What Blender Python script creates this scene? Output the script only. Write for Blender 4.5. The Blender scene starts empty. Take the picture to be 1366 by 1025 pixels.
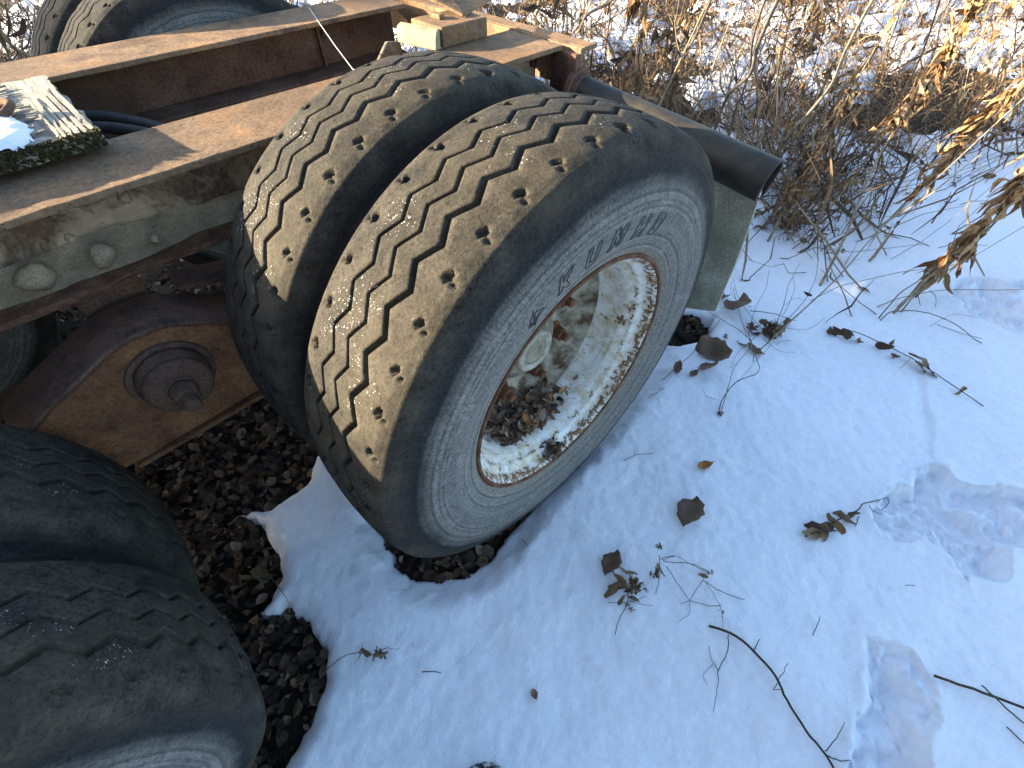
import bpy, bmesh, math, random
import numpy as np
from mathutils import Vector, Matrix

random.seed(7)
rng = np.random.default_rng(7)
SC = bpy.context.scene
COL = SC.collection

# ------------------------------------------------------------------ camera
PW, PH, PF = 1366.0, 1025.0, 606.84
CR = np.array([[0.71055145, -0.70364416, 0.0012375],
               [-0.5429469, -0.5493937, -0.63511828],
               [0.44757715, 0.45061232, -0.7724139]])      # right, down, forward
CC = np.array([-0.55948947, -0.47564177, 0.77765973])
cam_d = bpy.data.cameras.new('camera')
cam = bpy.data.objects.new('camera', cam_d)
COL.objects.link(cam)
m = Matrix.Identity(4)
for i in range(3):
    m[i][0] = CR[0][i]; m[i][1] = -CR[1][i]; m[i][2] = -CR[2][i]; m[i][3] = CC[i]
cam.matrix_world = m
cam_d.sensor_width = 36.0
cam_d.sensor_fit = 'HORIZONTAL'
cam_d.lens = PF / PW * 36.0
cam_d.clip_start = 0.02
cam_d.clip_end = 400
SC.camera = cam

# ------------------------------------------------------------------ sky, sun, exposure
SUN = np.array([-1.08, 1.0, 0.375]); SUN /= np.linalg.norm(SUN)
w = bpy.data.worlds.new('World'); SC.world = w; w.use_nodes = True
nt = w.node_tree; nt.nodes.clear()
sky = nt.nodes.new('ShaderNodeTexSky'); sky.sky_type = 'NISHITA'; sky.sun_disc = False
sky.sun_elevation = math.asin(SUN[2]); sky.sun_rotation = math.atan2(SUN[0], SUN[1])
sky.air_density = 1.0; sky.dust_density = 1.5; sky.ozone_density = 1.8
bg = nt.nodes.new('ShaderNodeBackground'); bg.inputs[1].default_value = 0.112
wo = nt.nodes.new('ShaderNodeOutputWorld')
nt.links.new(sky.outputs[0], bg.inputs[0]); nt.links.new(bg.outputs[0], wo.inputs[0])
sd = bpy.data.lights.new('sun', 'SUN'); sd.energy = 5.0; sd.angle = math.radians(0.53); sd.color = (1.0, 0.84, 0.60)
sun = bpy.data.objects.new('sun', sd); COL.objects.link(sun)
sun.rotation_euler = Vector(SUN.tolist()).to_track_quat('Z', 'Y').to_euler()
sun.location = (0, 12, 12)
SC.view_settings.view_transform = 'Standard'
SC.view_settings.look = 'None'
SC.view_settings.gamma = 1.0
SC.view_settings.exposure = 2.58
SC.view_settings.use_curve_mapping = False


def ray(px, py):
    return CR.T @ np.array([(px - PW / 2) / PF, (py - PH / 2) / PF, 1.0])


def on_plane(px, py, ax, v):
    d = ray(px, py); t = (v - CC[ax]) / d[ax]
    return CC + t * d


# ------------------------------------------------------------------ noise
def _hash(ix, iy, seed):
    h = (ix.astype(np.int64) * 374761393 + iy.astype(np.int64) * 668265263 + seed * 1442695041) & 0x7fffffff
    h = (h ^ (h >> 13)) * 1274126177 & 0x7fffffff
    return ((h ^ (h >> 16)) & 0xffff) / 65535.0


def vnoise(x, y, s, seed=0):
    x = np.asarray(x, float) * s; y = np.asarray(y, float) * s
    ix = np.floor(x); iy = np.floor(y); fx = x - ix; fy = y - iy
    fx = fx * fx * (3 - 2 * fx); fy = fy * fy * (3 - 2 * fy)
    a = _hash(ix, iy, seed); b = _hash(ix + 1, iy, seed); c = _hash(ix, iy + 1, seed); d = _hash(ix + 1, iy + 1, seed)
    return (a + (b - a) * fx) * (1 - fy) + (c + (d - c) * fx) * fy - 0.5


def fbm(x, y, s, o=4, seed=0):
    r = 0; a = 1.0
    for k in range(o):
        r = r + a * vnoise(x, y, s * 2 ** k, seed + k * 17); a *= 0.5
    return r


# ------------------------------------------------------------------ material helpers
class NT:
    def __init__(s, name):
        s.m = bpy.data.materials.new(name); s.m.use_nodes = True
        s.t = s.m.node_tree; s.t.nodes.clear()
        s.out = s.t.nodes.new('ShaderNodeOutputMaterial')
        s.p = s.t.nodes.new('ShaderNodeBsdfPrincipled')
        s.t.links.new(s.p.outputs[0], s.out.inputs[0])
        s.tc = s.t.nodes.new('ShaderNodeTexCoord')
        s.obj = s.tc.outputs['Object']

    def set(s, inp, v):
        if isinstance(v, bpy.types.NodeSocket):
            s.t.links.new(v, inp)
        else:
            if inp.type == 'RGBA' and len(v) == 3: v = (*v, 1)
            inp.default_value = v

    def P(s, **k):
        for n, v in k.items():
            s.set(s.p.inputs[n.replace('_', ' ')], v)

    def noise(s, scale, detail=6, rough=0.6, vec=None, dist=0.0):
        n = s.t.nodes.new('ShaderNodeTexNoise'); n.inputs['Scale'].default_value = scale
        n.inputs['Detail'].default_value = detail; n.inputs['Roughness'].default_value = rough
        n.inputs['Distortion'].default_value = dist
        s.t.links.new(vec or s.obj, n.inputs['Vector'])
        return n.outputs[0]

    def voronoi(s, scale, feature='F1', vec=None, out=0, rnd=1.0):
        n = s.t.nodes.new('ShaderNodeTexVoronoi'); n.feature = feature
        n.inputs['Scale'].default_value = scale; n.inputs['Randomness'].default_value = rnd
        s.t.links.new(vec or s.obj, n.inputs['Vector'])
        return n.outputs[out]

    def ramp(s, fac, stops):
        n = s.t.nodes.new('ShaderNodeValToRGB'); e = n.color_ramp.elements
        while len(e) < len(stops): e.new(0.5)
        for i, (p, c) in enumerate(stops):
            if isinstance(c, (int, float)): c = (c, c, c)
            e[i].position = p; e[i].color = (*c, 1)
        s.set(n.inputs[0], fac)
        return n.outputs[0]

    def mix(s, fac, a, b, mode='MIX'):
        n = s.t.nodes.new('ShaderNodeMix'); n.data_type = 'RGBA'; n.blend_type = mode
        s.set(n.inputs[0], fac); s.set(n.inputs[6], a); s.set(n.inputs[7], b)
        return n.outputs[2]

    def math(s, op, a, b=0.0, c=None, clamp=False):
        n = s.t.nodes.new('ShaderNodeMath'); n.operation = op; n.use_clamp = clamp
        s.set(n.inputs[0], a); s.set(n.inputs[1], b)
        if c is not None: s.set(n.inputs[2], c)
        return n.outputs[0]

    def sep(s, vec=None):
        n = s.t.nodes.new('ShaderNodeSeparateXYZ'); s.t.links.new(vec or s.obj, n.inputs[0]); return n.outputs

    def comb(s, x, y, z):
        n = s.t.nodes.new('ShaderNodeCombineXYZ')
        for i, v in enumerate((x, y, z)): s.set(n.inputs[i], v)
        return n.outputs[0]

    def mapping(s, scale=(1, 1, 1), rot=(0, 0, 0), vec=None):
        n = s.t.nodes.new('ShaderNodeMapping'); n.inputs['Scale'].default_value = scale
        n.inputs['Rotation'].default_value = rot
        s.t.links.new(vec or s.obj, n.inputs[0]); return n.outputs[0]

    def attr(s, name):
        n = s.t.nodes.new('ShaderNodeAttribute'); n.attribute_name = name; return n.outputs['Fac']

    def rand(s):
        n = s.t.nodes.new('ShaderNodeObjectInfo'); return n.outputs['Random']

    def bump(s, h, strength=0.5, dist=0.01, normal=None):
        n = s.t.nodes.new('ShaderNodeBump'); n.inputs['Strength'].default_value = strength
        n.inputs['Distance'].default_value = dist
        s.set(n.inputs['Height'], h)
        if normal is not None: s.t.links.new(normal, n.inputs['Normal'])
        s.t.links.new(n.outputs[0], s.p.inputs['Normal'])
        return n.outputs[0]


M = {}


def m_rust(name, dark, mid, lite, scale=14, mud=None, bumps=0.5):
    n = NT(name)
    a = n.noise(scale, 8, 0.65)
    b = n.noise(scale * 14, 4, 0.7)
    c = n.ramp(a, [(0.30, dark), (0.48, mid), (0.70, lite)])
    sp = n.ramp(b, [(0.30, 0.55), (0.62, 1.25)])
    c = n.mix(1.0, c, sp, 'MULTIPLY')
    big = n.noise(scale * 0.25, 3, 0.5)
    c = n.mix(n.ramp(big, [(0.42, 0.0), (0.66, 0.55)]), c, tuple(x * 0.45 for x in mid))
    pits = n.math('MULTIPLY', n.ramp(n.voronoi(150), [(0.16, 1.0), (0.26, 0.0)]), n.ramp(n.noise(11, 4, 0.6), [(0.50, 0.0), (0.60, 0.9)]))
    c = n.mix(pits, c, tuple(x * 0.35 for x in dark))
    if mud:
        mk = n.noise(7.5, 8, 0.68, dist=0.3)
        mm = n.ramp(mk, [(0.40, 0.0), (0.49, 1.0)])
        mc = n.ramp(n.noise(30, 6, 0.6), [(0.3, tuple(x * 0.62 for x in mud)), (0.7, mud)])
        c = n.mix(mm, c, mc)
    h = n.math('ADD', n.math('MULTIPLY', a, 1.0), n.math('MULTIPLY', b, 0.35))
    if mud:
        cr = n.math('ADD', n.math('MULTIPLY', n.ramp(n.voronoi(95, 'DISTANCE_TO_EDGE'), [(0.0, 0.0), (0.10, 1.0)]), 0.35), n.noise(160, 4, 0.7))
        h = n.math('ADD', h, n.math('MULTIPLY', n.math('MULTIPLY', cr, mm), 0.5))
        h = n.math('ADD', h, n.math('MULTIPLY', mm, 0.8))
    n.bump(h, bumps, 0.006)
    n.P(Base_Color=c, Roughness=0.92, Metallic=0.0)
    n.p.inputs['Specular IOR Level'].default_value = 0.12
    M[name] = n.m


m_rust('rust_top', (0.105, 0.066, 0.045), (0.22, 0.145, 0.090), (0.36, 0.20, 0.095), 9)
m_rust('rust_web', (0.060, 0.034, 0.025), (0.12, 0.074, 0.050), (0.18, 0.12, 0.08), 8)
m_rust('rust_mud', (0.10, 0.055, 0.046), (0.15, 0.088, 0.066), (0.23, 0.14, 0.085), 9, mud=(0.50, 0.37, 0.235), bumps=0.8)
m_rust('rust_orange', (0.085, 0.040, 0.024), (0.19, 0.090, 0.045), (0.33, 0.155, 0.068), 10)
m_rust('rust_dark', (0.060, 0.038, 0.032), (0.125, 0.075, 0.056), (0.22, 0.12, 0.065), 12)
m_rust('rust_scale', (0.07, 0.03, 0.022), (0.14, 0.065, 0.04), (0.24, 0.16, 0.09), 30, bumps=0.9)


def m_tyre():
    n = NT('tyre_rubber')
    x, y, z = n.sep()[0:3]
    r = n.math('SQRT', n.math('ADD', n.math('MULTIPLY', x, x), n.math('MULTIPLY', z, z)))
    side = n.ramp(r, [(0.460, 1.0), (0.482, 0.0)])
    fine = n.noise(260, 3, 0.7)
    mid = n.noise(22, 6, 0.65)
    big = n.noise(4, 4, 0.55)
    tread = n.ramp(mid, [(0.30, (0.015, 0.0146, 0.014)), (0.70, (0.062, 0.055, 0.043))])
    tread = n.mix(1.0, tread, n.ramp(n.noise(190, 4, 0.8), [(0.34, 0.30), (0.48, 0.95), (0.66, 1.35)]), 'MULTIPLY')
    tread = n.mix(n.ramp(big, [(0.45, 0.0), (0.7, 0.30)]), tread, (0.11, 0.088, 0.055))
    # pale grit stuck in patches of the tread
    vs = n.voronoi(330)
    patch = n.ramp(n.noise(9, 3, 0.5), [(0.56, 0.0), (0.64, 1.0)])
    keep = n.ramp(n.noise(150, 2, 0.5), [(0.56, 0.0), (0.60, 1.0)])
    grit = n.math('MULTIPLY', n.math('MULTIPLY', n.ramp(vs, [(0.25, 1.0), (0.34, 0.0)]), patch), keep)
    grit = n.math('MULTIPLY', grit, n.ramp(r, [(0.5085, 0.0), (0.5110, 1.0)]))
    tread = n.mix(grit, tread, (0.62, 0.60, 0.55))
    ring = n.noise(1.0, 4, 0.7, vec=n.comb(n.math('MULTIPLY', r, 110), 0.0, n.math('MULTIPLY', mid, 0.8)))
    sw = n.ramp(ring, [(0.32, (0.085, 0.083, 0.080)), (0.66, (0.185, 0.180, 0.168))])
    ang = n.math('ARCTAN2', x, z)
    rad = n.noise(1.0, 5, 0.7, vec=n.comb(n.math('MULTIPLY', ang, 130), n.math('MULTIPLY', r, 9), y))
    sw = n.mix(n.ramp(n.noise(6, 4, 0.6), [(0.40, 0.0), (0.62, 0.8)]), sw, n.mix(1.0, sw, n.ramp(rad, [(0.30, 0.45), (0.70, 1.65)]), 'MULTIPLY'))
    sw = n.mix(n.math('MULTIPLY', n.ramp(rad, [(0.60, 0.0), (0.66, 1.0)]), n.ramp(big, [(0.48, 0.0), (0.60, 0.55)])), sw, (0.19, 0.185, 0.17))
    sw = n.mix(n.ramp(mid, [(0.40, 0.0), (0.75, 0.55)]), sw, (0.19, 0.18, 0.155))
    sw = n.mix(n.ramp(r, [(0.300, 0.55), (0.330, 0.0)]), sw, (0.23, 0.20, 0.15))
    sw = n.mix(n.ramp(fine, [(0.55, 0.0), (0.75, 0.30)]), sw, (0.27, 0.26, 0.24))
    for rr_, wd_ in ((0.3925, .0022), (0.4035, .0014), (0.4185, .0016), (0.3385, .0018), (0.3165, .0025)):
        ln = n.ramp(n.math('ABSOLUTE', n.math('SUBTRACT', r, rr_)), [(0.0, 0.42), (wd_, 0.0)])
        sw = n.mix(n.math('MULTIPLY', ln, n.ramp(n.noise(18, 4, 0.7), [(0.36, 0.15), (0.60, 1.0)])), sw, (0.32, 0.31, 0.28))
        sw = n.mix(n.ramp(n.math('ABSOLUTE', n.math('SUBTRACT', r, rr_ + wd_ * 1.8)), [(0.0, 0.5), (wd_, 0.0)]), sw, (0.035, 0.036, 0.038))  # worn pale ridge lines with dark flanks, painted to strengthen weak relief
    sw = n.mix(n.ramp(n.noise(13, 6, 0.75), [(0.55, 0.0), (0.68, 0.5)]), sw, (0.26, 0.25, 0.23))
    up = n.ramp(n.math('ADD', r, n.math('MULTIPLY', n.math('SUBTRACT', n.noise(9, 5, 0.7), 0.5), 0.05)), [(0.415, 0.0), (0.452, 0.92)])
    sw = n.mix(up, sw, (0.014, 0.0145, 0.016))
    sw = n.mix(1.0, sw, n.ramp(n.noise(210, 4, 0.8), [(0.34, 0.45), (0.5, 1.0), (0.66, 1.4)]), 'MULTIPLY')
    c = n.mix(side, tread, sw)
    h = n.math('ADD', n.math('MULTIPLY', fine, 0.6), n.math('MULTIPLY', mid, 1.0))
    h = n.math('ADD', h, n.math('MULTIPLY', ring, n.math('MULTIPLY', side, 0.6)))
    pit = n.ramp(n.voronoi(170), [(0.10, 0.0), (0.30, 1.0)])
    h = n.math('ADD', h, n.math('MULTIPLY', pit, n.math('MULTIPLY', n.math('SUBTRACT', 1.0, side), 0.10)))
    n.bump(h, 0.55, 0.003)
    n.P(Base_Color=c, Roughness=0.8)
    n.p.inputs['Specular IOR Level'].default_value = 0.10
    M['tyre'] = n.m


m_tyre()


def m_simple(name, c0, c1, scale=20, rough=0.85, bump=0.3, dist=0.004, lo=0.35, hi=0.65, spec=0.3, detail=6):
    n = NT(name)
    a = n.noise(scale, detail, 0.65)
    n.P(Base_Color=n.ramp(a, [(lo, c0), (hi, c1)]), Roughness=rough)
    n.p.inputs['Specular IOR Level'].default_value = spec
    if bump: n.bump(a, bump, dist)
    M[name] = n.m
    return n


m_simple('letter', (0.034, 0.035, 0.037), (0.085, 0.084, 0.082), 60)
m_simple('cast_grey', (0.10, 0.085, 0.065), (0.24, 0.215, 0.165), 40)
m_simple('dirty_disc', (0.085, 0.055, 0.032), (0.36, 0.33, 0.25), 17, lo=.42, hi=.60, detail=9, bump=.6)
m_simple('cap_cream', (0.20, 0.18, 0.135), (0.40, 0.375, 0.31), 45, 0.6)
m_simple('cap_tan', (0.20, 0.165, 0.11), (0.29, 0.25, 0.185), 50, 0.7)
m_simple('black_hose', (0.014, 0.013, 0.013), (0.035, 0.032, 0.03), 30, 0.6)
m_simple('black_tube', (0.016, 0.016, 0.016), (0.050, 0.043, 0.028), 12, 0.55)
m_rust('dry_mud', (0.20, 0.145, 0.09), (0.35, 0.265, 0.17), (0.52, 0.40, 0.265), 26, bumps=1.0)
m_simple('moss', (0.020, 0.019, 0.007), (0.085, 0.072, 0.022), 120, 0.95, 0.9, 0.006)
m_simple('wire', (0.35, 0.34, 0.32), (0.55, 0.54, 0.52), 200, 0.45)
m_simple('stem_pale', (0.17, 0.13, 0.085), (0.34, 0.275, 0.19), 40, 0.8)
m_simple('stem_grey', (0.085, 0.072, 0.058), (0.19, 0.165, 0.135), 50, 0.85)
m_simple('stem_dark', (0.028, 0.018, 0.012), (0.075, 0.050, 0.033), 60, 0.8)
m_simple('soil', (0.012, 0.009, 0.007), (0.045, 0.032, 0.022), 45, 0.95, 0.8, 0.02)
m_simple('bark', (0.03, 0.024, 0.018), (0.07, 0.055, 0.042), 20, 0.9)
m_simple('spruce_needles', (0.012, 0.022, 0.010), (0.030, 0.046, 0.020), 30, 0.9, 0)
m_simple('speckled_clump', (0.02, 0.02, 0.02), (0.55, 0.56, 0.58), 70, 0.8, lo=.46, hi=.56)


def m_leaf(name, stops, rough=0.75):
    n = NT(name)
    t = n.attr('tint')
    c = n.ramp(t, stops)
    c = n.mix(1.0, c, n.ramp(n.noise(120, 4, 0.6), [(0.3, 0.7), (0.7, 1.2)]), 'MULTIPLY')
    n.P(Base_Color=c, Roughness=rough)
    n.p.inputs['Specular IOR Level'].default_value = 0.25
    M[name] = n.m


m_leaf('litter', [(0.0, (0.030, 0.018, 0.011)), (0.40, (0.075, 0.044, 0.027)), (0.75, (0.15, 0.090, 0.052)),
                  (0.93, (0.25, 0.17, 0.11)), (1.0, (0.32, 0.15, 0.05))])
m_leaf('wheel_leaf', [(0.0, (0.050, 0.033, 0.024)), (0.45, (0.14, 0.095, 0.068)), (0.85, (0.29, 0.22, 0.165)), (1.0, (0.36, 0.16, 0.055))])
m_leaf('dry_leaf', [(0.0, (0.055, 0.033, 0.021)), (0.5, (0.135, 0.082, 0.045)), (1.0, (0.25, 0.165, 0.085))])
m_leaf('gold_leaf', [(0.0, (0.13, 0.065, 0.028)), (0.5, (0.25, 0.150, 0.070)), (1.0, (0.38, 0.265, 0.14))])
m_leaf('grass', [(0.0, (0.05, 0.030, 0.018)), (0.5, (0.14, 0.092, 0.052)), (1.0, (0.31, 0.235, 0.145))])
m_leaf('ground_leaf', [(0.0, (0.080, 0.050, 0.032)), (0.35, (0.17, 0.105, 0.065)), (0.7, (0.15, 0.115, 0.085)), (1.0, (0.33, 0.15, 0.035))])


def m_snow():
    n = NT('snow')
    a = n.noise(420, 4, 0.75); b = n.noise(60, 5, 0.6); d = n.noise(7, 4, 0.5)
    c = n.ramp(n.math('ADD', n.math('MULTIPLY', b, 0.55), n.math('MULTIPLY', n.noise(230, 4, 0.7), 0.45)), [(0.36, (0.79, 0.81, 0.86)), (0.60, (0.89, 0.905, 0.94))])
    sp = n.math('MULTIPLY', n.ramp(n.voronoi(75), [(0.05, 1.0), (0.075, 0.0)]), n.ramp(n.noise(23, 2, 0.5), [(0.56, 0.0), (0.60, 1.0)]))
    c = n.mix(sp, c, (0.20, 0.17, 0.14))
    h = n.math('ADD', n.math('MULTIPLY', a, 0.55), n.math('ADD', n.math('MULTIPLY', b, 0.8), n.math('MULTIPLY', d, 1.5)))
    n.bump(h, 0.6, 0.010)
    n.P(Base_Color=c, Roughness=0.65)
    n.p.inputs['Specular IOR Level'].default_value = 0.25
    n.p.inputs['Subsurface Weight'].default_value = 0.0
    M['snow'] = n.m


m_snow()


def m_rim():
    n = NT('rim_paint')
    x, y, z = n.sep()[0:3]
    a = n.noise(11, 7, 0.7); f = n.noise(75, 5, 0.75); g = n.noise(26, 6, 0.7)
    paint = n.ramp(n.noise(16, 5, 0.6), [(0.3, (0.66, 0.66, 0.63)), (0.7, (0.84, 0.84, 0.82))])
    stain = n.ramp(g, [(0.43, 0.0), (0.64, 0.8)])
    paint = n.mix(stain, paint, (0.50, 0.39, 0.20))
    spots = n.ramp(f, [(0.615, 0.0), (0.645, 1.0)])
    patch = n.ramp(a, [(0.565, 0.0), (0.60, 1.0)])
    edge = n.math('MULTIPLY', n.ramp(y, [(0.0, 0.0), (1.0, 1.0)]), 0.0)
    # rust gathers along the lip and along two roll lines of the barrel
    band = n.ramp(n.math('ABSOLUTE', n.math('ADD', y, 0.108)), [(0.0, 0.20), (0.026, 0.0)])
    band2 = n.ramp(n.math('ABSOLUTE', n.math('ADD', y, 0.074)), [(0.0, 0.10), (0.012, 0.0)])
    band3 = n.ramp(n.math('ADD', y, 0.02), [(0.0, 0.0), (0.10, 0.16)])
    bsum = n.math('ADD', n.math('ADD', band, band2), band3)
    sp2 = n.ramp(n.math('ADD', f, bsum), [(0.635, 0.0), (0.665, 1.0)])
    k = n.math('MAXIMUM', n.math('MAXIMUM', spots, sp2), n.math('MULTIPLY', patch, n.ramp(f, [(0.42, 0.0), (0.5, 1.0)])))
    rc = n.ramp(n.noise(90, 4, 0.7), [(0.35, (0.085, 0.040, 0.018)), (0.65, (0.27, 0.14, 0.045))])
    c = n.mix(k, paint, rc)
    # black run lines round the barrel
    ln = n.ramp(n.noise(1.0, 3, 0.6, vec=n.comb(n.math('MULTIPLY', y, 260), n.math('MULTIPLY', x, 5), n.math('MULTIPLY', z, 5))), [(0.66, 0.0), (0.70, 0.8)])
    c = n.mix(ln, c, (0.10, 0.07, 0.045))
    n.bump(n.math('SUBTRACT', n.math('MULTIPLY', g, 0.3), n.math('MULTIPLY', k, 0.6)), 0.5, 0.003)
    n.P(Base_Color=c, Roughness=0.5)
    M['rim'] = n.m


m_rim()


def m_wood():
    n = NT('weathered_wood')
    v = n.mapping((90, 7, 40))
    a = n.noise(1.0, 6, 0.65, vec=v)
    b = n.noise(6, 4, 0.5)
    c = n.ramp(a, [(0.28, (0.055, 0.050, 0.042)), (0.5, (0.26, 0.235, 0.185)), (0.72, (0.42, 0.39, 0.31))])
    c = n.mix(n.ramp(b, [(0.45, 0.0), (0.65, 0.6)]), c, (0.20, 0.205, 0.19))
    n.bump(a, 0.8, 0.006)
    n.P(Base_Color=c, Roughness=0.9)
    M['wood'] = n.m
    n = NT('weathered_veneer')
    a = n.noise(1.0, 6, 0.65, vec=n.mapping((7, 80, 40)))
    c = n.ramp(a, [(0.28, (0.07, 0.065, 0.055)), (0.6, (0.23, 0.215, 0.185)), (0.8, (0.34, 0.32, 0.27))])
    n.bump(a, 0.8, 0.006)
    n.P(Base_Color=c, Roughness=0.9)
    M['veneer'] = n.m


m_wood()


def m_flap():
    n = NT('flap_rubber')
    a = n.noise(420, 3, 0.75); b = n.noise(7, 4, 0.6)
    s = n.ramp(n.math('ADD', a, n.math('MULTIPLY', n.math('SUBTRACT', b, 0.5), 0.5)), [(0.44, (0.17, 0.16, 0.115)), (0.54, (0.34, 0.33, 0.25)), (0.66, (0.56, 0.57, 0.47))])
    n.P(Base_Color=s, Roughness=0.9)
    n.bump(a, 0.4, 0.002)
    M['flap'] = n.m
    n = NT('lichen_wood')
    a = n.noise(25, 6, 0.65)
    n.P(Base_Color=n.ramp(a, [(0.3, (0.14, 0.13, 0.075)), (0.6, (0.30, 0.28, 0.18))]), Roughness=0.9)
    n.bump(a, 0.6, 0.006)
    M['lichen'] = n.m


m_flap()


# ------------------------------------------------------------------ mesh helpers
class MB:
    def __init__(s):
        s.v = []; s.f = []; s.tint = []

    def add(s, verts, faces, tint=0.5):
        o = len(s.v)
        s.v.extend([tuple(map(float, q)) for q in verts])
        s.f.extend([tuple(i + o for i in q) for q in faces])
        s.tint.extend([tint] * len(verts))

    def tube(s, path, r0, r1=None, sides=5, tint=0.5, cap=True):
        r1 = r0 if r1 is None else r1
        P = [np.asarray(q, float) for q in path]; n = len(P)
        vs = []; fs = []
        up = np.array([0.31, 0.57, 0.76])
        prev = None
        for i in range(n):
            t = P[min(i + 1, n - 1)] - P[max(i - 1, 0)]
            t = t / (np.linalg.norm(t) + 1e-9)
            a = prev - t * (prev @ t) if prev is not None else np.cross(t, up)
            if np.linalg.norm(a) < 1e-6: a = np.cross(t, np.array([1, 0, 0.2]))
            a = a / np.linalg.norm(a); prev = a
            b = np.cross(t, a)
            r = r0 + (r1 - r0) * i / max(n - 1, 1)
            for k in range(sides):
                an = 2 * math.pi * k / sides
                vs.append(P[i] + r * (math.cos(an) * a + math.sin(an) * b))
        for i in range(n - 1):
            for k in range(sides):
                k2 = (k + 1) % sides
                fs.append((i * sides + k, i * sides + k2, (i + 1) * sides + k2, (i + 1) * sides + k))
        if cap:
            fs.append(tuple(range(sides))[::-1]); fs.append(tuple((n - 1) * sides + k for k in range(sides)))
        s.add(vs, fs, tint)

    def box(s, lo, hi, tint=0.5):
        x0, y0, z0 = lo; x1, y1, z1 = hi
        v = [(x0, y0, z0), (x1, y0, z0), (x1, y1, z0), (x0, y1, z0), (x0, y0, z1), (x1, y0, z1), (x1, y1, z1), (x0, y1, z1)]
        s.add(v, [(0, 3, 2, 1), (4, 5, 6, 7), (0, 1, 5, 4), (1, 2, 6, 5), (2, 3, 7, 6), (3, 0, 4, 7)], tint)

    def lathe_y(s, prof, seg=64, c=(0, 0, 0), tint=0.5, a0=0, a1=2 * math.pi):
        """profile of (y, r) turned round the Y axis"""
        vs = []; fs = []; n = len(prof)
        full = abs(a1 - a0 - 2 * math.pi) < 1e-6
        cnt = seg if full else seg + 1
        for k in range(cnt):
            a = a0 + (a1 - a0) * k / seg
            for (y, r) in prof: vs.append((c[0] + r * math.sin(a), c[1] + y, c[2] + r * math.cos(a)))
        for k in range(seg):
            k2 = (k + 1) % cnt
            for i in range(n - 1):
                fs.append((k * n + i, k * n + i + 1, k2 * n + i + 1, k2 * n + i))
        s.add(vs, fs, tint)

    def leaf(s, pos, nrm, d, L, W, curl, tint, fold=0.2):
        """an oval leaf with a crease and curl: 10 triangles"""
        pos = np.asarray(pos, float); nrm = np.asarray(nrm, float); nrm = nrm / np.linalg.norm(nrm)
        d = np.asarray(d, float); d = d - nrm * (d @ nrm); d = d / (np.linalg.norm(d) + 1e-9); e = np.cross(nrm, d)
        rows = [(-0.5, 0.0), (-0.28, 0.72), (0.0, 1.0), (0.28, 0.68), (0.5, 0.0)]
        vs = []
        for (u, wd) in rows:
            base = pos + d * u * L + nrm * curl * L * (4 * u * u)
            vs.append(base)
            if wd > 0:
                j = 1 + random.uniform(-0.15, 0.15)
                vs.append(base + e * W * 0.5 * wd * j + nrm * W * fold)
                vs.append(base - e * W * 0.5 * wd / j + nrm * W * fold * random.uniform(0.3, 1.3))
        # 0 tip, 1-3, 4-6, 7-9, 10 tip
        f = [(0, 1, 2), (0, 3, 1), (1, 4, 5, 2), (1, 3, 6, 4), (4, 7, 8, 5), (4, 6, 9, 7), (7, 10, 8), (7, 9, 10)]
        s.add(vs, f, tint)

    def ribbon(s, path, w0, w1, tint, twist=0.0, fold=0.35):
        """a shrivelled strip leaf: creased ribbon along a path"""
        P = [np.asarray(q, float) for q in path]; n = len(P); vs = []; fs = []
        a0 = random.uniform(0, 6.28)
        for i in range(n):
            t = P[min(i + 1, n - 1)] - P[max(i - 1, 0)]; t = t / (np.linalg.norm(t) + 1e-9)
            u = np.cross(t, [0.2, 0.3, 0.93]); u = u / (np.linalg.norm(u) + 1e-9); b = np.cross(t, u)
            an = a0 + twist * i / max(n - 1, 1)
            q = math.cos(an) * u + math.sin(an) * b; nn = -math.sin(an) * u + math.cos(an) * b
            x = i / max(n - 1, 1)
            wd = (w0 + (w1 - w0) * x) * (0.25 + 0.75 * math.sin(math.pi * min(max(x * 0.9 + 0.06, 0), 1)))
            wd *= random.uniform(0.7, 1.25)
            vs += [P[i] + q * wd, P[i] + nn * wd * fold * random.uniform(0.3, 1.5), P[i] - q * wd]
        for i in range(n - 1):
            o = i * 3
            fs += [(o, o + 1, o + 4, o + 3), (o + 1, o + 2, o + 5, o + 4)]
        s.add(vs, fs, tint)

    def mesh(s, name, mat, smooth=True):
        me = bpy.data.meshes.new(name)
        me.from_pydata(s.v, [], s.f)
        at = me.attributes.new('tint', 'FLOAT', 'POINT')
        at.data.foreach_set('value', np.array(s.tint, np.float32))
        mats = mat if isinstance(mat, (list, tuple)) else [mat]
        for q in mats: me.materials.append(M[q])
        if smooth: me.polygons.foreach_set('use_smooth', [True] * len(me.polygons))
        me.update()
        return me

    def build(s, name, mat, parent=None, smooth=True, loc=None, angle=None):
        me = s.mesh(name, mat, smooth)
        if angle is not None:
            bm = bmesh.new(); bm.from_mesh(me)
            for e in bm.edges:
                if len(e.link_faces) == 2 and e.calc_face_angle(0) > math.radians(angle): e.smooth = False
            bm.to_mesh(me); bm.free()
        return link(name, me, parent, loc)


def link(name, me, parent=None, loc=None):
    o = bpy.data.objects.new(name, me); COL.objects.link(o)
    if parent is not None: o.parent = parent
    if loc is not None: o.location = loc
    return o


def tag(o, label=None, cat=None, group=None, kind=None):
    if label: o['label'] = label
    if cat: o['category'] = cat
    if group: o['group'] = group
    if kind: o['kind'] = kind
    return o


def thing(name, label, cat, loc=(0, 0, 0), group=None):
    o = bpy.data.objects.new(name, None); COL.objects.link(o); o.location = loc
    o.empty_display_size = 0.1
    return tag(o, label, cat, group)


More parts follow.
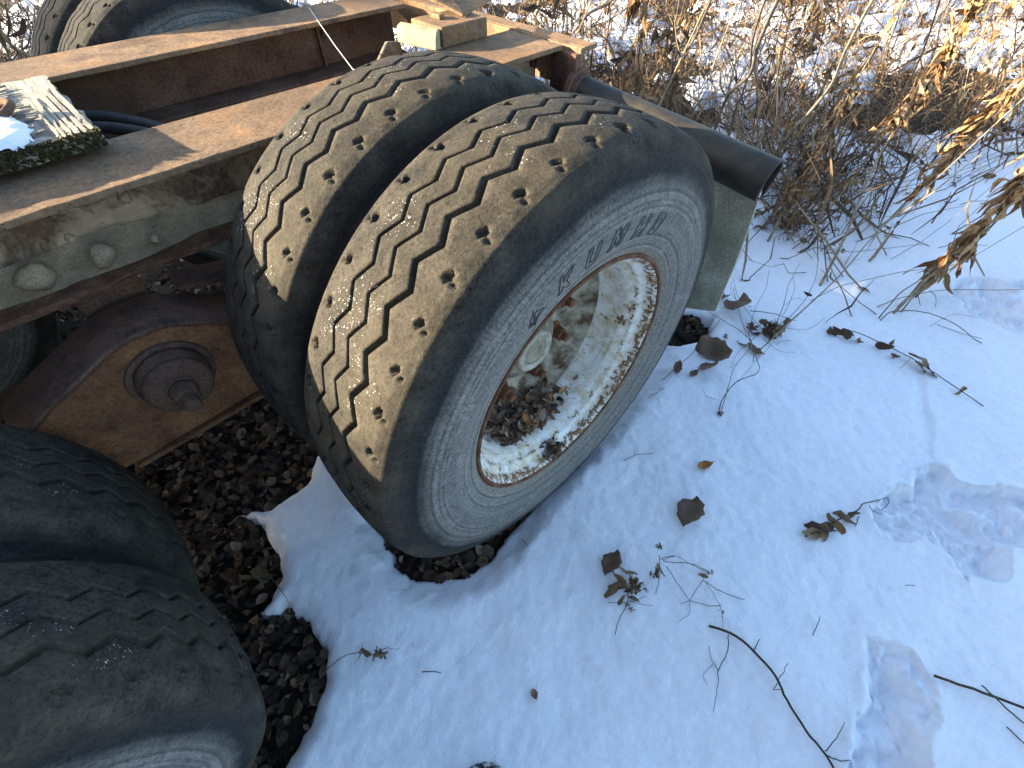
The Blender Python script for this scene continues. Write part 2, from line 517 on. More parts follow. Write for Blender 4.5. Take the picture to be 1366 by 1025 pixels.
def bevel_obj(o, width=0.004, seg=2):
    md = o.modifiers.new('bevel', 'BEVEL'); md.width = width; md.segments = seg; md.limit_method = 'ANGLE'
    md.angle_limit = math.radians(40)


def wobble_path(p0, p1, n, amp, sag=0.0):
    p0 = np.asarray(p0, float); p1 = np.asarray(p1, float); L = np.linalg.norm(p1 - p0)
    out = [p0]; off = np.zeros(3)
    for i in range(1, n):
        t = i / n
        off = off * 0.7 + rng.normal(0, amp * L, 3)
        q = p0 + (p1 - p0) * t + off * math.sin(math.pi * t); q[2] += sag * 4 * t * (1 - t)
        out.append(q)
    out.append(p1)
    return out


# ------------------------------------------------------------------ ground and snow shapes
def ground_z(x, y):
    x = np.asarray(x, float); y = np.asarray(y, float)
    g = -0.512 + 0.062 * np.clip(x, -1.6, 0.0) + 0.010 * np.clip(x - 0.8, 0, 6)
    g = g + 0.012 * fbm(x, y, 2.0, 3, 5)
    far = np.clip((np.hypot(x - 0.5, y) - 2.2) / 3.0, 0, 1)
    return g + far * 0.16 * fbm(x, y, 0.45, 4, 9)


def px_poly(pts, z):
    return [tuple(on_plane(a, b, 2, z)[:2]) for a, b in pts]


POLY_A = px_poly([(425, 613), (412, 650), (366, 680), (316, 688), (350, 703), (370, 740), (374, 775)], -0.53) + \
    px_poly([(341, 829), (385, 815), (415, 833), (431, 870), (433, 910), (415, 960), (380, 1022)], -0.545) + \
    [(-1.12, -0.22), (-1.8, -0.24), (-4, -0.2), (-6, 0.4), (-6, 1.8), (-3, 2.25), (0.2, 2.3), (0.62, 1.9), (0.66, 0.9), (0.5, 0.55), (0.1, 0.50), (-0.3, 0.50)]
POLY_B = px_poly([(497, 690), (514, 722), (524, 745), (545, 764), (588, 771), (620, 760), (650, 741), (700, 685), (757, 613), (800, 572), (852, 512), (884, 466)], -0.475) + \
    [(0.62, 0.15), (0.2, 0.2), (-0.2, 0.16), (-0.36, 0.14)]
POLY_C = px_poly([(886, 425), (915, 418), (952, 424), (948, 447), (905, 458), (880, 452)], -0.47)


def poly_sd(x, y, poly):
    """signed distance, positive outside"""
    x = np.asarray(x, float); y = np.asarray(y, float)
    d = np.full(x.shape, 1e9); ins = np.zeros(x.shape, bool)
    n = len(poly)
    for i in range(n):
        ax, ay = poly[i]; bx, by = poly[(i + 1) % n]
        ex, ey = bx - ax, by - ay
        t = np.clip(((x - ax) * ex + (y - ay) * ey) / (ex * ex + ey * ey + 1e-12), 0, 1)
        d = np.minimum(d, np.hypot(x - ax - t * ex, y - ay - t * ey))
        c = ((ay > y) != (by > y)) & (x < (bx - ax) * (y - ay) / ((by - ay) if abs(by - ay) > 1e-12 else 1e-12) + ax)
        ins ^= c
    return np.where(ins, -d, d)


FP1 = px_poly([(1162, 690), (1172, 665), (1200, 650), (1220, 655), (1222, 632), (1240, 619), (1262, 628), (1275, 644), (1310, 650), (1366, 655), (1420, 690), (1400, 730), (1345, 730), (1348, 765), (1320, 776), (1285, 770), (1262, 742), (1225, 715), (1195, 722), (1168, 712)], -0.455)
FP2 = px_poly([(1150, 850), (1180, 855), (1215, 880), (1235, 905), (1240, 950), (1230, 1000), (1250, 1060), (1120, 1060), (1135, 1000), (1140, 960), (1158, 930), (1150, 905)], -0.46)
FP3 = px_poly([(1262, 385), (1300, 372), (1366, 380), (1420, 400), (1420, 470), (1350, 450), (1290, 425)], -0.45)


def smooth(a, b, x):
    t = np.clip((x - a) / (b - a), 0, 1); return t * t * (3 - 2 * t)


THICK_A = on_plane(1000, 330, 2, -0.47)[:2]; THICK_B = on_plane(1366, 262, 2, -0.47)[:2]


def thick_side(x, y):
    """positive on the thicket side (behind the trailer)"""
    ex, ey = THICK_B - THICK_A; l = math.hypot(ex, ey)
    return (ex * (np.asarray(y) - THICK_A[1]) - ey * (np.asarray(x) - THICK_A[0])) / l


def snow_thickness(x, y):
    x = np.asarray(x, float); y = np.asarray(y, float)
    jx = x + 0.016 * fbm(x, y, 24, 4, 31); jy = y + 0.016 * fbm(x, y, 24, 4, 47)
    dA = poly_sd(jx, jy, POLY_A); dB = poly_sd(jx, jy, POLY_B); dC = poly_sd(jx, jy, POLY_C)
    base = 0.062 + 0.016 * fbm(x, y, 1.7, 3, 3) + 0.004 * fbm(x, y, 14, 3, 8) + 0.0026 * fbm(x, y, 48, 2, 12)

    def lip(d, w_):
        q = np.clip(d / w_, 0, 1); return np.sqrt(np.clip(1 - (1 - q) ** 2, 0, 1))
    t = base * np.minimum(lip(dA, 0.055), np.minimum(0.25 * lip(dB, 0.012) + 0.75 * smooth(0, 0.085, dB), lip(dC, 0.05)))
    inside = np.minimum(np.minimum(dA, dB), dC)
    # footprints
    for poly, dep in ((FP1, 0.024), (FP2, 0.026), (FP3, 0.016)):
        dd = poly_sd(x + 0.024 * fbm(x, y, 20, 4, 61), y + 0.024 * fbm(x, y, 20, 4, 67), poly)
        k = 1 - smooth(-0.022, 0.004, dd)
        t = t - k * (dep + 0.050 * fbm(x, y, 20, 5, 71) + .020 * np.abs(fbm(x, y, 42, 3, 73))) + 0.007 * np.exp(-(dd / 0.03) ** 2) * (dd > 0)
        t = np.where(dd < 0.02, np.maximum(t, 0.016 + .014 * fbm(x, y, 26, 4, 79)), t)
    # settled crack in the crust
    for (ax, ay), (bx, by) in CRACKS:
        ex, ey = bx - ax, by - ay
        u = np.clip(((x - ax) * ex + (y - ay) * ey) / (ex * ex + ey * ey), 0, 1)
        sx = (x - ax) * ey - (y - ay) * ex
        sx = sx / math.hypot(ex, ey) + 0.02 * fbm(x, y, 9, 2, 83)
        dd = np.hypot(x - ax - u * ex, y - ay - u * ey)
        t = t - 0.006 * smooth(-0.004, 0.004, sx) * np.exp(-(dd / 0.035) ** 2)
    # the thicket: lumps and bare holes
    ts = np.where(y > 2.4, 1.0, thick_side(x, y) + 0.25 * fbm(x, y, 2.2, 3, 91))
    k = smooth(-0.1, 0.5, ts) * smooth(1.0, 1.6, np.hypot(x, y))
    hole = fbm(x, y, 1.9, 4, 101) + 0.5 * fbm(x, y, 6, 3, 113)
    t = t + k * (0.06 * fbm(x, y, 4.0, 4, 121) - 0.17 * smooth(0.00, 0.24, hole))
    t = np.where(inside <= 0, -0.03, t)
    return t


CRACKS = [(tuple(on_plane(1228, 490, 2, -0.455)[:2]), tuple(on_plane(1244, 612, 2, -0.455)[:2]))]


def snow_z(x, y):
    return ground_z(x, y) + np.maximum(snow_thickness(x, y), -0.01)


GX, GY, GS = -1.6, -2.0, .015
_gx, _gy = np.meshgrid(np.arange(GX, 6.0, GS), np.arange(GY, 4.0, GS), indexing='ij')
SNOW_GRID = snow_z(_gx, _gy)


def snow_at(x, y):
    u = min(max((x - GX) / GS, 0), SNOW_GRID.shape[0] - 1.001); v = min(max((y - GY) / GS, 0), SNOW_GRID.shape[1] - 1.001)
    i, j = int(u), int(v); u -= i; v -= j; g = SNOW_GRID
    return float((g[i, j] * (1 - u) + g[i + 1, j] * u) * (1 - v) + (g[i, j + 1] * (1 - u) + g[i + 1, j + 1] * u) * v)


def at(px, py, lift=0.0):
    """the point of the snow surface on the ray of a pixel"""
    z = -0.46
    for _ in range(6):
        q = on_plane(px, py, 2, z + lift); z = snow_at(q[0], q[1])
    return on_plane(px, py, 2, z + lift)


def axis(lo, hi, step, far_lo, far_hi, grow=1.13):
    a = list(np.arange(lo, hi + 1e-9, step)); s = step
    while a[-1] < far_hi: s *= grow; a.append(a[-1] + s)
    s = step; b = [lo]
    while b[-1] > far_lo: s *= grow; b.append(b[-1] - s)
    return np.array(b[:0:-1] + a)


def grid_mesh(name, xs, ys, zf, keepf, mat):
    X, Y = np.meshgrid(xs, ys, indexing='ij')
    Z = zf(X, Y)
    nx, ny = X.shape
    V = np.c_[X.ravel(), Y.ravel(), Z.ravel()]
    I = np.arange(nx * ny).reshape(nx, ny)
    F = np.stack([I[:-1, :-1], I[1:, :-1], I[1:, 1:], I[:-1, 1:]], -1).reshape(-1, 4)
    if keepf is not None:
        k = keepf(X, Y).ravel(); F = F[k[F].any(1)]
        used = np.unique(F); mp = np.full(len(V), -1); mp[used] = np.arange(len(used)); V = V[used]; F = mp[F]
    me = bpy.data.meshes.new(name)
    me.vertices.add(len(V)); me.vertices.foreach_set('co', V.astype(np.float32).ravel())
    me.loops.add(F.size); me.loops.foreach_set('vertex_index', F.astype(np.int32).ravel())
    me.polygons.add(len(F)); me.polygons.foreach_set('loop_start', np.arange(0, F.size, 4, dtype=np.int32))
    me.polygons.foreach_set('use_smooth', [True] * len(F))
    me.materials.append(M[mat]); me.update(calc_edges=True); me.validate()
    return link(name, me)


soil = grid_mesh('ground', axis(-3, 6, 0.06, -120, 120, 1.25), axis(-3, 6, 0.06, -120, 120, 1.25),
                 lambda x, y: ground_z(x, y) - 0.014 + 0.01 * fbm(x, y, 9, 3, 201), None, 'soil')
tag(soil, kind='structure')
snow = grid_mesh('snow', axis(-1.25, 1.75, 0.0075, -120, 120, 1.045), axis(-1.55, 0.62, 0.0075, -120, 120, 1.045),
                 lambda x, y: ground_z(x, y) + snow_thickness(x, y), lambda x, y: snow_thickness(x, y) > -0.012, 'snow')
tag(snow, kind='structure')

# ------------------------------------------------------------------ the trailer
TR = thing('trailer', 'rusted steel trailer chassis on dual wheels standing in snow', 'trailer', (0, 0, 0))

PITCH = 2 * math.pi / 45


def tyre_mesh():
    SUB = 20
    nth = 45 * SUB
    th = np.arange(nth) * 2 * math.pi / nth
    ph = (th % PITCH) / PITCH
    zig = (np.abs(ph - 0.5) * 4 - 1) * 0.0100        # max at ph=0
    half = [(-.108, .288), (-.112, .292), (-.117, .300), (-.1235, .312), (-.130, .332), (-.1362, .355), (-.1395, .380), (-.1405, .402),
            (-.1388, .425), (-.1345, .448), (-.1295, .466), (-.1255, .480), (-.1222, .4895), (-.1182, .4970), (-.1128, .5022)]
    hp = np.array(half)
    # resample the side wall
    seg = np.r_[0, np.cumsum(np.hypot(*np.diff(hp, axis=0).T))]
    tt = np.linspace(0, seg[-1], 64)
    sy = np.interp(tt, seg, hp[:, 0]); sr = np.interp(tt, seg, hp[:, 1])
    for _ in range(2):
        sy[1:-1] = (sy[:-2] + 2 * sy[1:-1] + sy[2:]) / 4; sr[1:-1] = (sr[:-2] + 2 * sr[1:-1] + sr[2:]) / 4
    rid = np.zeros_like(sr)
    for r0, hgt, wd in ((.316, .0022, .0022), (.335, .0010, .0018), (.395, .0014, .0020), (.404, .0008, .0016), (.418, .0010, .0018), (.449, .0026, .0030), (.470, .0016, .0022), (.483, .0012, .002)):
        rid += hgt * np.exp(-((sr - r0) / wd) ** 2)
    rid += np.where((sr > .340) & (sr < .391), .0012, 0)
    sy = sy - rid
    grooves = [(-.0405, .0105, .0095), (.0025, .0058, .0075), (.0430, .0068, .0080)]
    cols = []                      # (y base, depth, moves with zigzag)
    ylist = np.arange(-.1098, -.0695, .0022)
    cols += [(y, 0.0, 0.0) for y in ylist]
    edges = []
    for g, wd, dp in grooves:
        edges += [(g - wd / 2 - .0012, 0.0), (g - wd / 2, .0016), (g - wd / 2 + .0012, dp), (g, dp * 1.06), (g + wd / 2 - .0012, dp), (g + wd / 2, .0016), (g + wd / 2 + .0012, 0.0)]
    mids = [(-.064, 0), (-.057, 0), (-.030, 0), (-.024, 0), (-.018, 0), (-.012, 0), (-.006, 0), (.010, 0), (.016, 0), (.022, 0), (.028, 0), (.034, 0), (.052, 0), (.057, 0), (.064, 0)]
    mid = sorted(edges + mids)
    cols += [(y, d, 1.0) for y, d in mid]
    cols += [(y, 0.0, 0.0) for y in -ylist[::-1]]
    V = np.zeros((nth, 64 * 2 + len(cols), 3))
    S, Cc = np.sin(th), np.cos(th)

    def put(j, y, r):
        V[:, j, 0] = r * S; V[:, j, 1] = y; V[:, j, 2] = r * Cc
    for j in range(64):
        put(j, np.full(nth, sy[j]), np.full(nth, sr[j]))
    for i, (yb, dp, wz) in enumerate(cols):
        wgt = 1.0 - smooth(.055, .070, abs(yb)) if wz else 0.0
        y = yb + zig * wgt
        chip = 0.0007 * vnoise(th * 60, np.full(nth, yb * 100), 1.0, 5) if dp else 0.0
        y = y + chip
        r = .5150 - .80 * y * y - np.clip(np.abs(y) - .096, 0, 1) ** 1.5 * 1.6
        r = r - dp + 0.0010 * fbm(th * 9, np.full(nth, yb * 40), 1.0, 3, 7)
        ay = np.abs(y)
        if abs(yb) > .065:
            # worn shoulder lugs: a pit with a smaller lobe towards the edge
            for off, sgn in ((0.016, -1), (0.037, 1)):
                if sgn * yb < 0: continue
                ci = np.round((th - off) / PITCH)
                da = (th - off - ci * PITCH) * .508
                rnd = _hash(ci % 45, np.zeros_like(ci), 19 + sgn)
                yy = ay - .0865 - .003 * (rnd - .5)
                # tilted rhomb
                u = da * 0.86 + yy * 0.5; v = -da * 0.5 + yy * 0.86
                p1 = np.maximum(np.abs(u) / .0085, np.abs(v) / .0068) * (0.85 + 0.4 * rnd)
                u2 = da + .0065; v2 = yy - .0125
                p2 = np.hypot(u2 / .0050, v2 / .0062) * (0.8 + 0.5 * rnd)
                r = r - .0085 * (1 - smooth(.75, 1.1, p1)) - .0050 * (1 - smooth(.6, 1.2, p2)) * (p1 > .75)
        put(64 + i, y, r)
    for j in range(64):
        put(64 + len(cols) + j, np.full(nth, -sy[63 - j]), np.full(nth, sr[63 - j]))
    nc = V.shape[1]
    I = np.arange(nth * nc).reshape(nth, nc); I2 = np.roll(I, -1, 0)
    F = np.stack([I[:, :-1], I2[:, :-1], I2[:, 1:], I[:, 1:]], -1).reshape(-1, 4)[:, ::-1]
    me = bpy.data.meshes.new('tyre')
    me.vertices.add(nth * nc); me.vertices.foreach_set('co', V.astype(np.float32).ravel())
    me.loops.add(F.size); me.loops.foreach_set('vertex_index', F.astype(np.int32).ravel())
    me.polygons.add(len(F)); me.polygons.foreach_set('loop_start', np.arange(0, F.size, 4, dtype=np.int32))
    me.polygons.foreach_set('use_smooth', [True] * len(F))
    me.materials.append(M['tyre']); me.update(calc_edges=True); me.validate()
    return me


TYRE = tyre_mesh()
# rim barrel, lip, disc, hub, nuts (local: axle along Y, outside at -Y)
b = MB(); b.lathe_y([(-.1165, .2890), (-.1120, .2850), (-.105, .2815), (-.098, .2800), (-.088, .2775), (-.084, .2710), (-.078, .2675), (-.066, .2655), (-.060, .2610), (-.050, .2580), (-.030, .2555),
                     (-.010, .2530), (.006, .2515), (.012, .2485), (.040, .2480), (.070, .2490), (.100, .2600), (.112, .2865)], 128)
RIM_ME = b.mesh('wheel', 'rim')
b = MB(); b.lathe_y([(-.108, .2930), (-.1110, .2970), (-.1150, .2992), (-.1190, .2985), (-.1212, .2962), (-.1215, .2935), (-.1195, .2905), (-.1150, .2885), (-.1100, .2870)], 128)
LIP_ME = b.mesh('rim_flange', 'rust_scale')
b = MB(); b.lathe_y([(.020, .2495), (.034, .240), (.046, .226), (.056, .212), (.064, .200), (.070, .185), (.072, .160), (.074, .120), (.075, .095)], 96)
DISC_ME = b.mesh('wheel_disc', 'dirty_disc')
b = MB(); b.lathe_y([(.076, .112), (.060, .112), (.054, .100), (.034, .090), (.026, .080), (.022, .070), (.018, .064), (.017, .052)], 64)
HUB_ME = b.mesh('hub', 'cast_grey')
b = MB(); b.lathe_y([(.020, .056), (.010, .056), (.006, .052), (.006, .046), (.010, .042), (.010, .036), (.0075, .034)], 48)
CAP_ME = b.mesh('hub_cap', 'cap_cream')
b = MB(); b.lathe_y([(.009, .034), (.0065, .030), (.0062, .018), (.009, .017), (.009, .0001)], 40)
CAPC_ME = b.mesh('cap_plug', 'cap_tan')
b = MB()
b.lathe_y([(.074, .026), (.066, .025), (.062, .021), (.062, .0185)], 24)
b.lathe_y([(.064, .019), (.040, .019), (.037, .016), (.037, .011)], 6)
b.lathe_y([(.040, .0115), (.022, .0110), (.020, .008), (.020, .0005)], 16)
NUT_ME = b.mesh('lug_nut', 'rust_orange', smooth=False)


def wheel(loc, rot, nuts=True, flip=False, disc=True):
    w_ = link('wheel', RIM_ME, TR, loc)
    w_.rotation_euler = (0, rot, math.pi if flip else 0)
    o = link('tyre', TYRE, w_)
    link('rim_flange', LIP_ME, w_)
    if disc:
        link('wheel_disc', DISC_ME, w_); link('hub', HUB_ME, w_); link('hub_cap', CAP_ME, w_); link('cap_plug', CAPC_ME, w_)
        if nuts:
            for k in range(8):
                a = 2 * math.pi * k / 8 + 0.42 - rot
                q = link('lug_nut', NUT_ME, w_, (.150 * math.sin(a), 0, .150 * math.cos(a)))
                q.rotation_euler = (0, k * 0.7, 0)
    return w_


# zigzag peak at -0.333 rad on the outer rear tyre, hence the turn of each wheel
ROT0 = -0.333 + 3 * PITCH
W_OUT = wheel((0, 0, 0), ROT0)
W_IN = wheel((0, 0.3161, 0), ROT0 + 0.05, disc=False)
FX, FZ = -1.307, -0.081
wheel((FX, 0.0, FZ), 1.12 + 0.016 + 0.03, nuts=False)
wheel((FX, 0.3161, FZ), 1.207 - 0.01, disc=False)
wheel((0, 1.604, 0), 0.4, disc=False, flip=True)
wheel((0, 1.925, 0), 0.9, flip=True, nuts=False)
wheel((FX, 1.604, FZ), 0.1, disc=False, flip=True)
wheel((FX, 1.925, FZ), 0.6, flip=True, nuts=False)

# raised lettering on the side wall of the rear outer tyre
SW = np.array([(.300, -.117), (.312, -.1235), (.332, -.130), (.355, -.1362), (.380, -.1395), (.402, -.1405)])


def side_y(r):
    return float(np.interp(r, SW[:, 0], SW[:, 1])) - 0.0012


def stroke(b, pts, r_base, th0, hgt, wid, closed=True, rad=.0011):
    """outline in letter units (u across 0..1, v up 0..1) laid on the wall as a raised bead"""
    P = []
    n = len(pts)
    for i in range(n if closed else n - 1):
        a = np.array(pts[i], float); c = np.array(pts[(i + 1) % n], float)
        k = max(2, int(np.hypot(*((c - a) * [wid, hgt])) / .004))
        for j in range(k): P.append(a + (c - a) * j / k)
    P.append(np.array(pts[0] if closed else pts[-1], float))
    out = []
    for u, v in P:
        u = u + 0.30 * v * 0 + 0.22 * v      # italic
        r = r_base + v * hgt; a = th0 + u * wid / (r_base + hgt * .5)
        out.append((r * math.sin(a), side_y(r) - .0004, r * math.cos(a)))
    b.tube(out, rad, rad, 4)


b = MB()
LET = {'K': [[(0, 0), (.26, 0), (.26, .36), (.62, 0), (1, 0), (.5, .52), (1, 1), (.64, 1), (.26, .62), (.26, 1), (0, 1)]],
       'U': [[(0, 1), (0, .22), (.18, 0), (.82, 0), (1, .22), (1, 1), (.72, 1), (.72, .26), (.28, .26), (.28, 1)]],
       'M': [[(0, 0), (0, 1), (.3, 1), (.5, .55), (.7, 1), (1, 1), (1, 0), (.76, 0), (.76, .62), (.58, .2), (.42, .2), (.24, .62), (.24, 0)]],
       'H': [[(0, 0), (0, 1), (.28, 1), (.28, .6), (.72, .6), (.72, 1), (1, 1), (1, 0), (.72, 0), (.72, .38), (.28, .38), (.28, 0)]],
       'O': [[(.2, 0), (.8, 0), (1, .22), (1, .78), (.8, 1), (.2, 1), (0, .78), (0, .22)], [(.34, .24), (.66, .24), (.74, .36), (.74, .64), (.66, .76), (.34, .76), (.26, .64), (.26, .36)]]}
def letter(strokes, nm='letter'):
    q = MB()
    for (pl, rb, t0, hg, wd_, cl, rd) in strokes: stroke(q, pl, rb, t0, hg, wd_, cl, rd)
    o = q.build(nm, 'letter', W_OUT); o.rotation_euler = (0, -ROT0, 0)


for ch, deg, wid in (('K', -17.0, .030), ('U', -7.0, .029), ('M', 3.0, .034), ('H', 13.6, .031), ('O', 22.6, .030)):
    letter([(pl, .3435, math.radians(deg) - wid / .367 / 2 - .02, .041, wid, True, .0011) for pl in LET[ch]])
# the striped wing emblem before the name
L0 = math.radians(-32.5)
EM = [([(0, .30), (.42, 1.0), (.30, .10)], .342, L0, .040, .038, True, .0010), ([(.36, .15), (.50, .75), (1.05, .42)], .342, L0, .040, .038, True, .0010), ([(.36, .12), (.40, -.18), (.62, .22)], .342, L0, .040, .038, True, .0010)]
for k in range(4):
    s_ = k / 4
    EM.append(([(.08 + .08 * s_, .36 + .14 * s_), (.30, .18 + .16 * s_)], .342, L0, .040, .038, False, .0006))
    EM.append(([(.46 + .02 * s_, .30 + .10 * s_), (.92 - .1 * s_, .42 + .07 * s_)], .342, L0, .040, .038, False, .0006))
letter(EM, 'emblem')


# frame beams
def beam(y0, y1, x0, x1, mats, name='frame_beam'):
    yc = (y0 + y1) / 2
    root = None
    specs = [('frame_beam', (y0, y1, .388, .400), mats[0]), ('web', (yc - .006, yc + .006, .2575, .3875), mats[1]), ('lower_flange', (y0, y1, .245, .257), mats[2])]
    objs = []
    for nm, (a, c, z0, z1), mt in specs:
        bb = MB(); xs = np.arange(x0, x1 + 1e-6, .03); vs = []; fs = []
        n = len(xs)
        for i, x in enumerate(xs):
            j = rng.normal(0, .0008 if nm != 'lower_flange' else .0022, 4)
            vs += [(x, a + j[0], z0 + j[1] * .5), (x, c, z0), (x, c, z1), (x, a + j[2], z1 + j[3] * .4)]
        for i in range(n - 1):
            for k in range(4):
                fs.append((i * 4 + k, i * 4 + (k + 1) % 4, i * 4 + 4 + (k + 1) % 4, i * 4 + 4 + k))
        fs += [(0, 3, 2, 1), ((n - 1) * 4, (n - 1) * 4 + 1, (n - 1) * 4 + 2, (n - 1) * 4 + 3)]
        bb.add(vs, [f[::-1] for f in fs])
        o = bb.build(nm, mt, TR if not objs else objs[0], smooth=False)
        bevel_obj(o, .0022, 2)
        objs.append(o)
    return objs[0]


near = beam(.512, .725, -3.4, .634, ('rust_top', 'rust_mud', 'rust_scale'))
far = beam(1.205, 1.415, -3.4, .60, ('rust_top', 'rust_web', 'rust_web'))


def lump(name, mat, parent, c, r, seed, flat=0.7, kids=None):
    bm = bmesh.new(); bmesh.ops.create_icosphere(bm, subdivisions=3, radius=1)
    rr = np.random.default_rng(seed); k = rr.normal(0, 1, (7, 3)) * 2.0; phs = rr.uniform(0, 6, 7)
    for v in bm.verts:
        p = np.array(v.co); d = 1 + 0.10 * sum(math.sin(float(k[i] @ p) + phs[i]) for i in range(7)) / 1.6
        v.co = Vector((p * d * np.array([r, r * flat, r * flat])).tolist())
    me = bpy.data.meshes.new(name); bm.to_mesh(me); bm.free()
    me.polygons.foreach_set('use_smooth', [True] * len(me.polygons)); me.materials.append(M[mat])
    o = link(name, me, parent, c); o.rotation_euler = rr.uniform(-.5, .5, 3).tolist()
    return o


for i, (px, py, r) in enumerate(((47, 372, .026), (138, 340, .023), (165, 262, .013), (95, 318, .009), (20, 420, .011), (205, 318, .010))):
    q = on_plane(px, py, 1, .560); lump('mud_clod', 'dry_mud', near, tuple(q), r * .9, 50 + i, 1.0)
# dried mud bank along the lower flange
bb = MB(); xs = np.arange(-1.3, -.3, .012)
vs = []; fs = []
for i, x in enumerate(xs):
    hh = .016 + .012 * float(fbm(np.array([x]), np.array([0.0]), 9, 3, 77)[0])
    dd = .055 + .03 * float(fbm(np.array([x]), np.array([2.0]), 7, 3, 79)[0])
    vs += [(x, .611, .2572 + hh * 2.0), (x, .600, .2572 + hh * 1.5), (x, .611 - dd * .5, .2572 + hh * .55), (x, .611 - dd, .2575)]
for i in range(len(xs) - 1):
    for k in range(3): fs.append((i * 4 + k, i * 4 + k + 1, i * 4 + 5 + k, i * 4 + 4 + k))
bb.add(vs, [f[::-1] for f in fs]); bb.build('mud_bank', 'dry_mud', near)
# rear stub bolt on the web
bb = MB(); bb.lathe_y([(0, .017), (-.008, .017), (-.010, .012), (-.022, .011), (-.024, .0005)], 8, c=tuple(on_plane(712, 82, 1, .611)))
bb.build('bolt', 'rust_dark', near, smooth=False)

# rear cross channel with its end plate
bb = MB(); bb.box((.6345, .458, .298), (.6465, 1.47, .3985)); bb.box((.647, .458, .3865), (.706, 1.47, .3985)); bb.box((.647, .458, .298), (.706, 1.47, .310))
o = bb.build('rear_crossmember', 'rust_top', TR, smooth=False); bevel_obj(o, .003)
bb = MB(); bb.box((.612, .456, .235), (.6340, .548, .3865)); o2 = bb.build('end_plate', 'rust_dark', o, smooth=False); bevel_obj(o2, .003)
# rear bumper tube and its collar
TA = np.array([.640, .470, .298]); TB = np.array([.668, -.142, .228])
bb = MB()
ax_ = (TB - TA) / np.linalg.norm(TB - TA); u_ = np.cross(ax_, [0, 0, 1]); u_ /= np.linalg.norm(u_); v_ = np.cross(u_, ax_)
vs = []; fs = []; prof = [(0, .040), (.2, .0425), (.5, .047), (.8, .050), (1, .052), (1, .0465), (.9, .0455), (.6, .042)]
for t, r in prof:
    for k in range(40):
        a = 2 * math.pi * k / 40; vs.append(TA + (TB - TA) * t + r * (math.cos(a) * u_ + math.sin(a) * v_))
for i in range(len(prof) - 1):
    for k in range(40): fs.append((i * 40 + k, i * 40 + (k + 1) % 40, i * 40 + 40 + (k + 1) % 40, i * 40 + 40 + k))
bb.add(vs, fs); tube = bb.build('bumper_tube', 'black_tube', TR, angle=45)
bb = MB(); bb.tube([TA - ax_ * .004, TA + ax_ * .012], .058, .058, 28); bb.tube([TA + ax_ * .0125, TA + ax_ * .030], .047, .045, 28)
bb.build('collar', 'rust_dark', tube, angle=40)
# mud flap hanging from the tube
bb = MB()
top_o = np.array([.662, -.134, .200]); bot_o = np.array([.684, -.144, -.210]); top_i = np.array([.660, .26, .235]); bot_i = np.array([.690, .24, -.330])
bot_m = np.array([.684, -.036, -.255])
NU, NV = 16, 22; vs = []
for side in (0, 1):
    for i in range(NU + 1):
        u = i / NU
        bo = bot_o + (bot_m - bot_o) * min(u * 3.5, 1) + (bot_i - bot_m) * max((u - 1 / 3.5) / (1 - 1 / 3.5), 0)
        to = top_o + (top_i - top_o) * u
        for j in range(NV + 1):
            v = j / NV; q = to + (bo - to) * v
            q = q + np.array([.018 * math.sin(v * 2.6) + .006 * math.sin(u * 7 + v * 3) + side * .009, 0, 0]); vs.append(q)
ns = (NU + 1) * (NV + 1); fs = []
for i in range(NU):
    for j in range(NV):
        a = i * (NV + 1) + j; q = (a, a + 1, a + NV + 2, a + NV + 1)
        fs.append(q); fs.append(tuple(x + ns for x in q[::-1]))
for j in range(NV):
    a = j; fs.append((a, a + ns, a + ns + 1, a + 1)); a = NU * (NV + 1) + j; fs.append((a, a + 1, a + ns + 1, a + ns))
for i in range(NU):
    a = i * (NV + 1) + NV; e = a + NV + 1; fs.append((a, a + ns, e + ns, e))
bb.add(vs, fs); flap = bb.build('mud_flap', 'flap', TR, angle=50)
bb = MB(); bb.box((.648, -.136, .196), (.660, .25, .222)); o = bb.build('clamp_strip', 'rust_dark', flap, smooth=False); bevel_obj(o, .003)

# equalizer between the axles
fc = [(-.900, .045), (-.82, .089), (-.739, .121), (-.690, .142), (-.643, .151), (-.610, .150), (-.576, .144), (-.530, .120), (-.479, .088), (-.36, .040), (-.33, -.05), (-.40, -.112), (-.498, -.121), (-.788, -.130), (-.95, -.11), (-.99, -.03)]
bb = MB(); n = len(fc)
for y0, y1, sc in ((.482, .598, 1.0),):
    vs = [(x, y0, z) for x, z in fc] + [(x, y1, z) for x, z in fc]
    fs = [tuple(range(n)), tuple(range(2 * n - 1, n - 1, -1))] + [(i, i + n, (i + 1) % n + n, (i + 1) % n) for i in range(n)]
    bb.add(vs, fs)
eq = bb.build('equalizer', 'rust_orange', TR, smooth=False); bevel_obj(eq, .006, 3)
# its top strap, slightly wider than the plate
bb = MB(); tp = fc[0:10]; vs = []; fs = []
for i, (x, z) in enumerate(tp):
    vs += [(x, .476, z + .003), (x, .606, z + .003), (x, .606, z + .013), (x, .476, z + .013)]
for i in range(len(tp) - 1):
    for k in range(4): fs.append((i * 4 + k, i * 4 + (k + 1) % 4, i * 4 + 4 + (k + 1) % 4, i * 4 + 4 + k))
fs += [(0, 3, 2, 1), (len(vs) - 4, len(vs) - 3, len(vs) - 2, len(vs) - 1)]
bb.add(vs, [f[::-1] for f in fs]); o = bb.build('top_strap', 'rust_dark', eq, smooth=False); bevel_obj(o, .004)
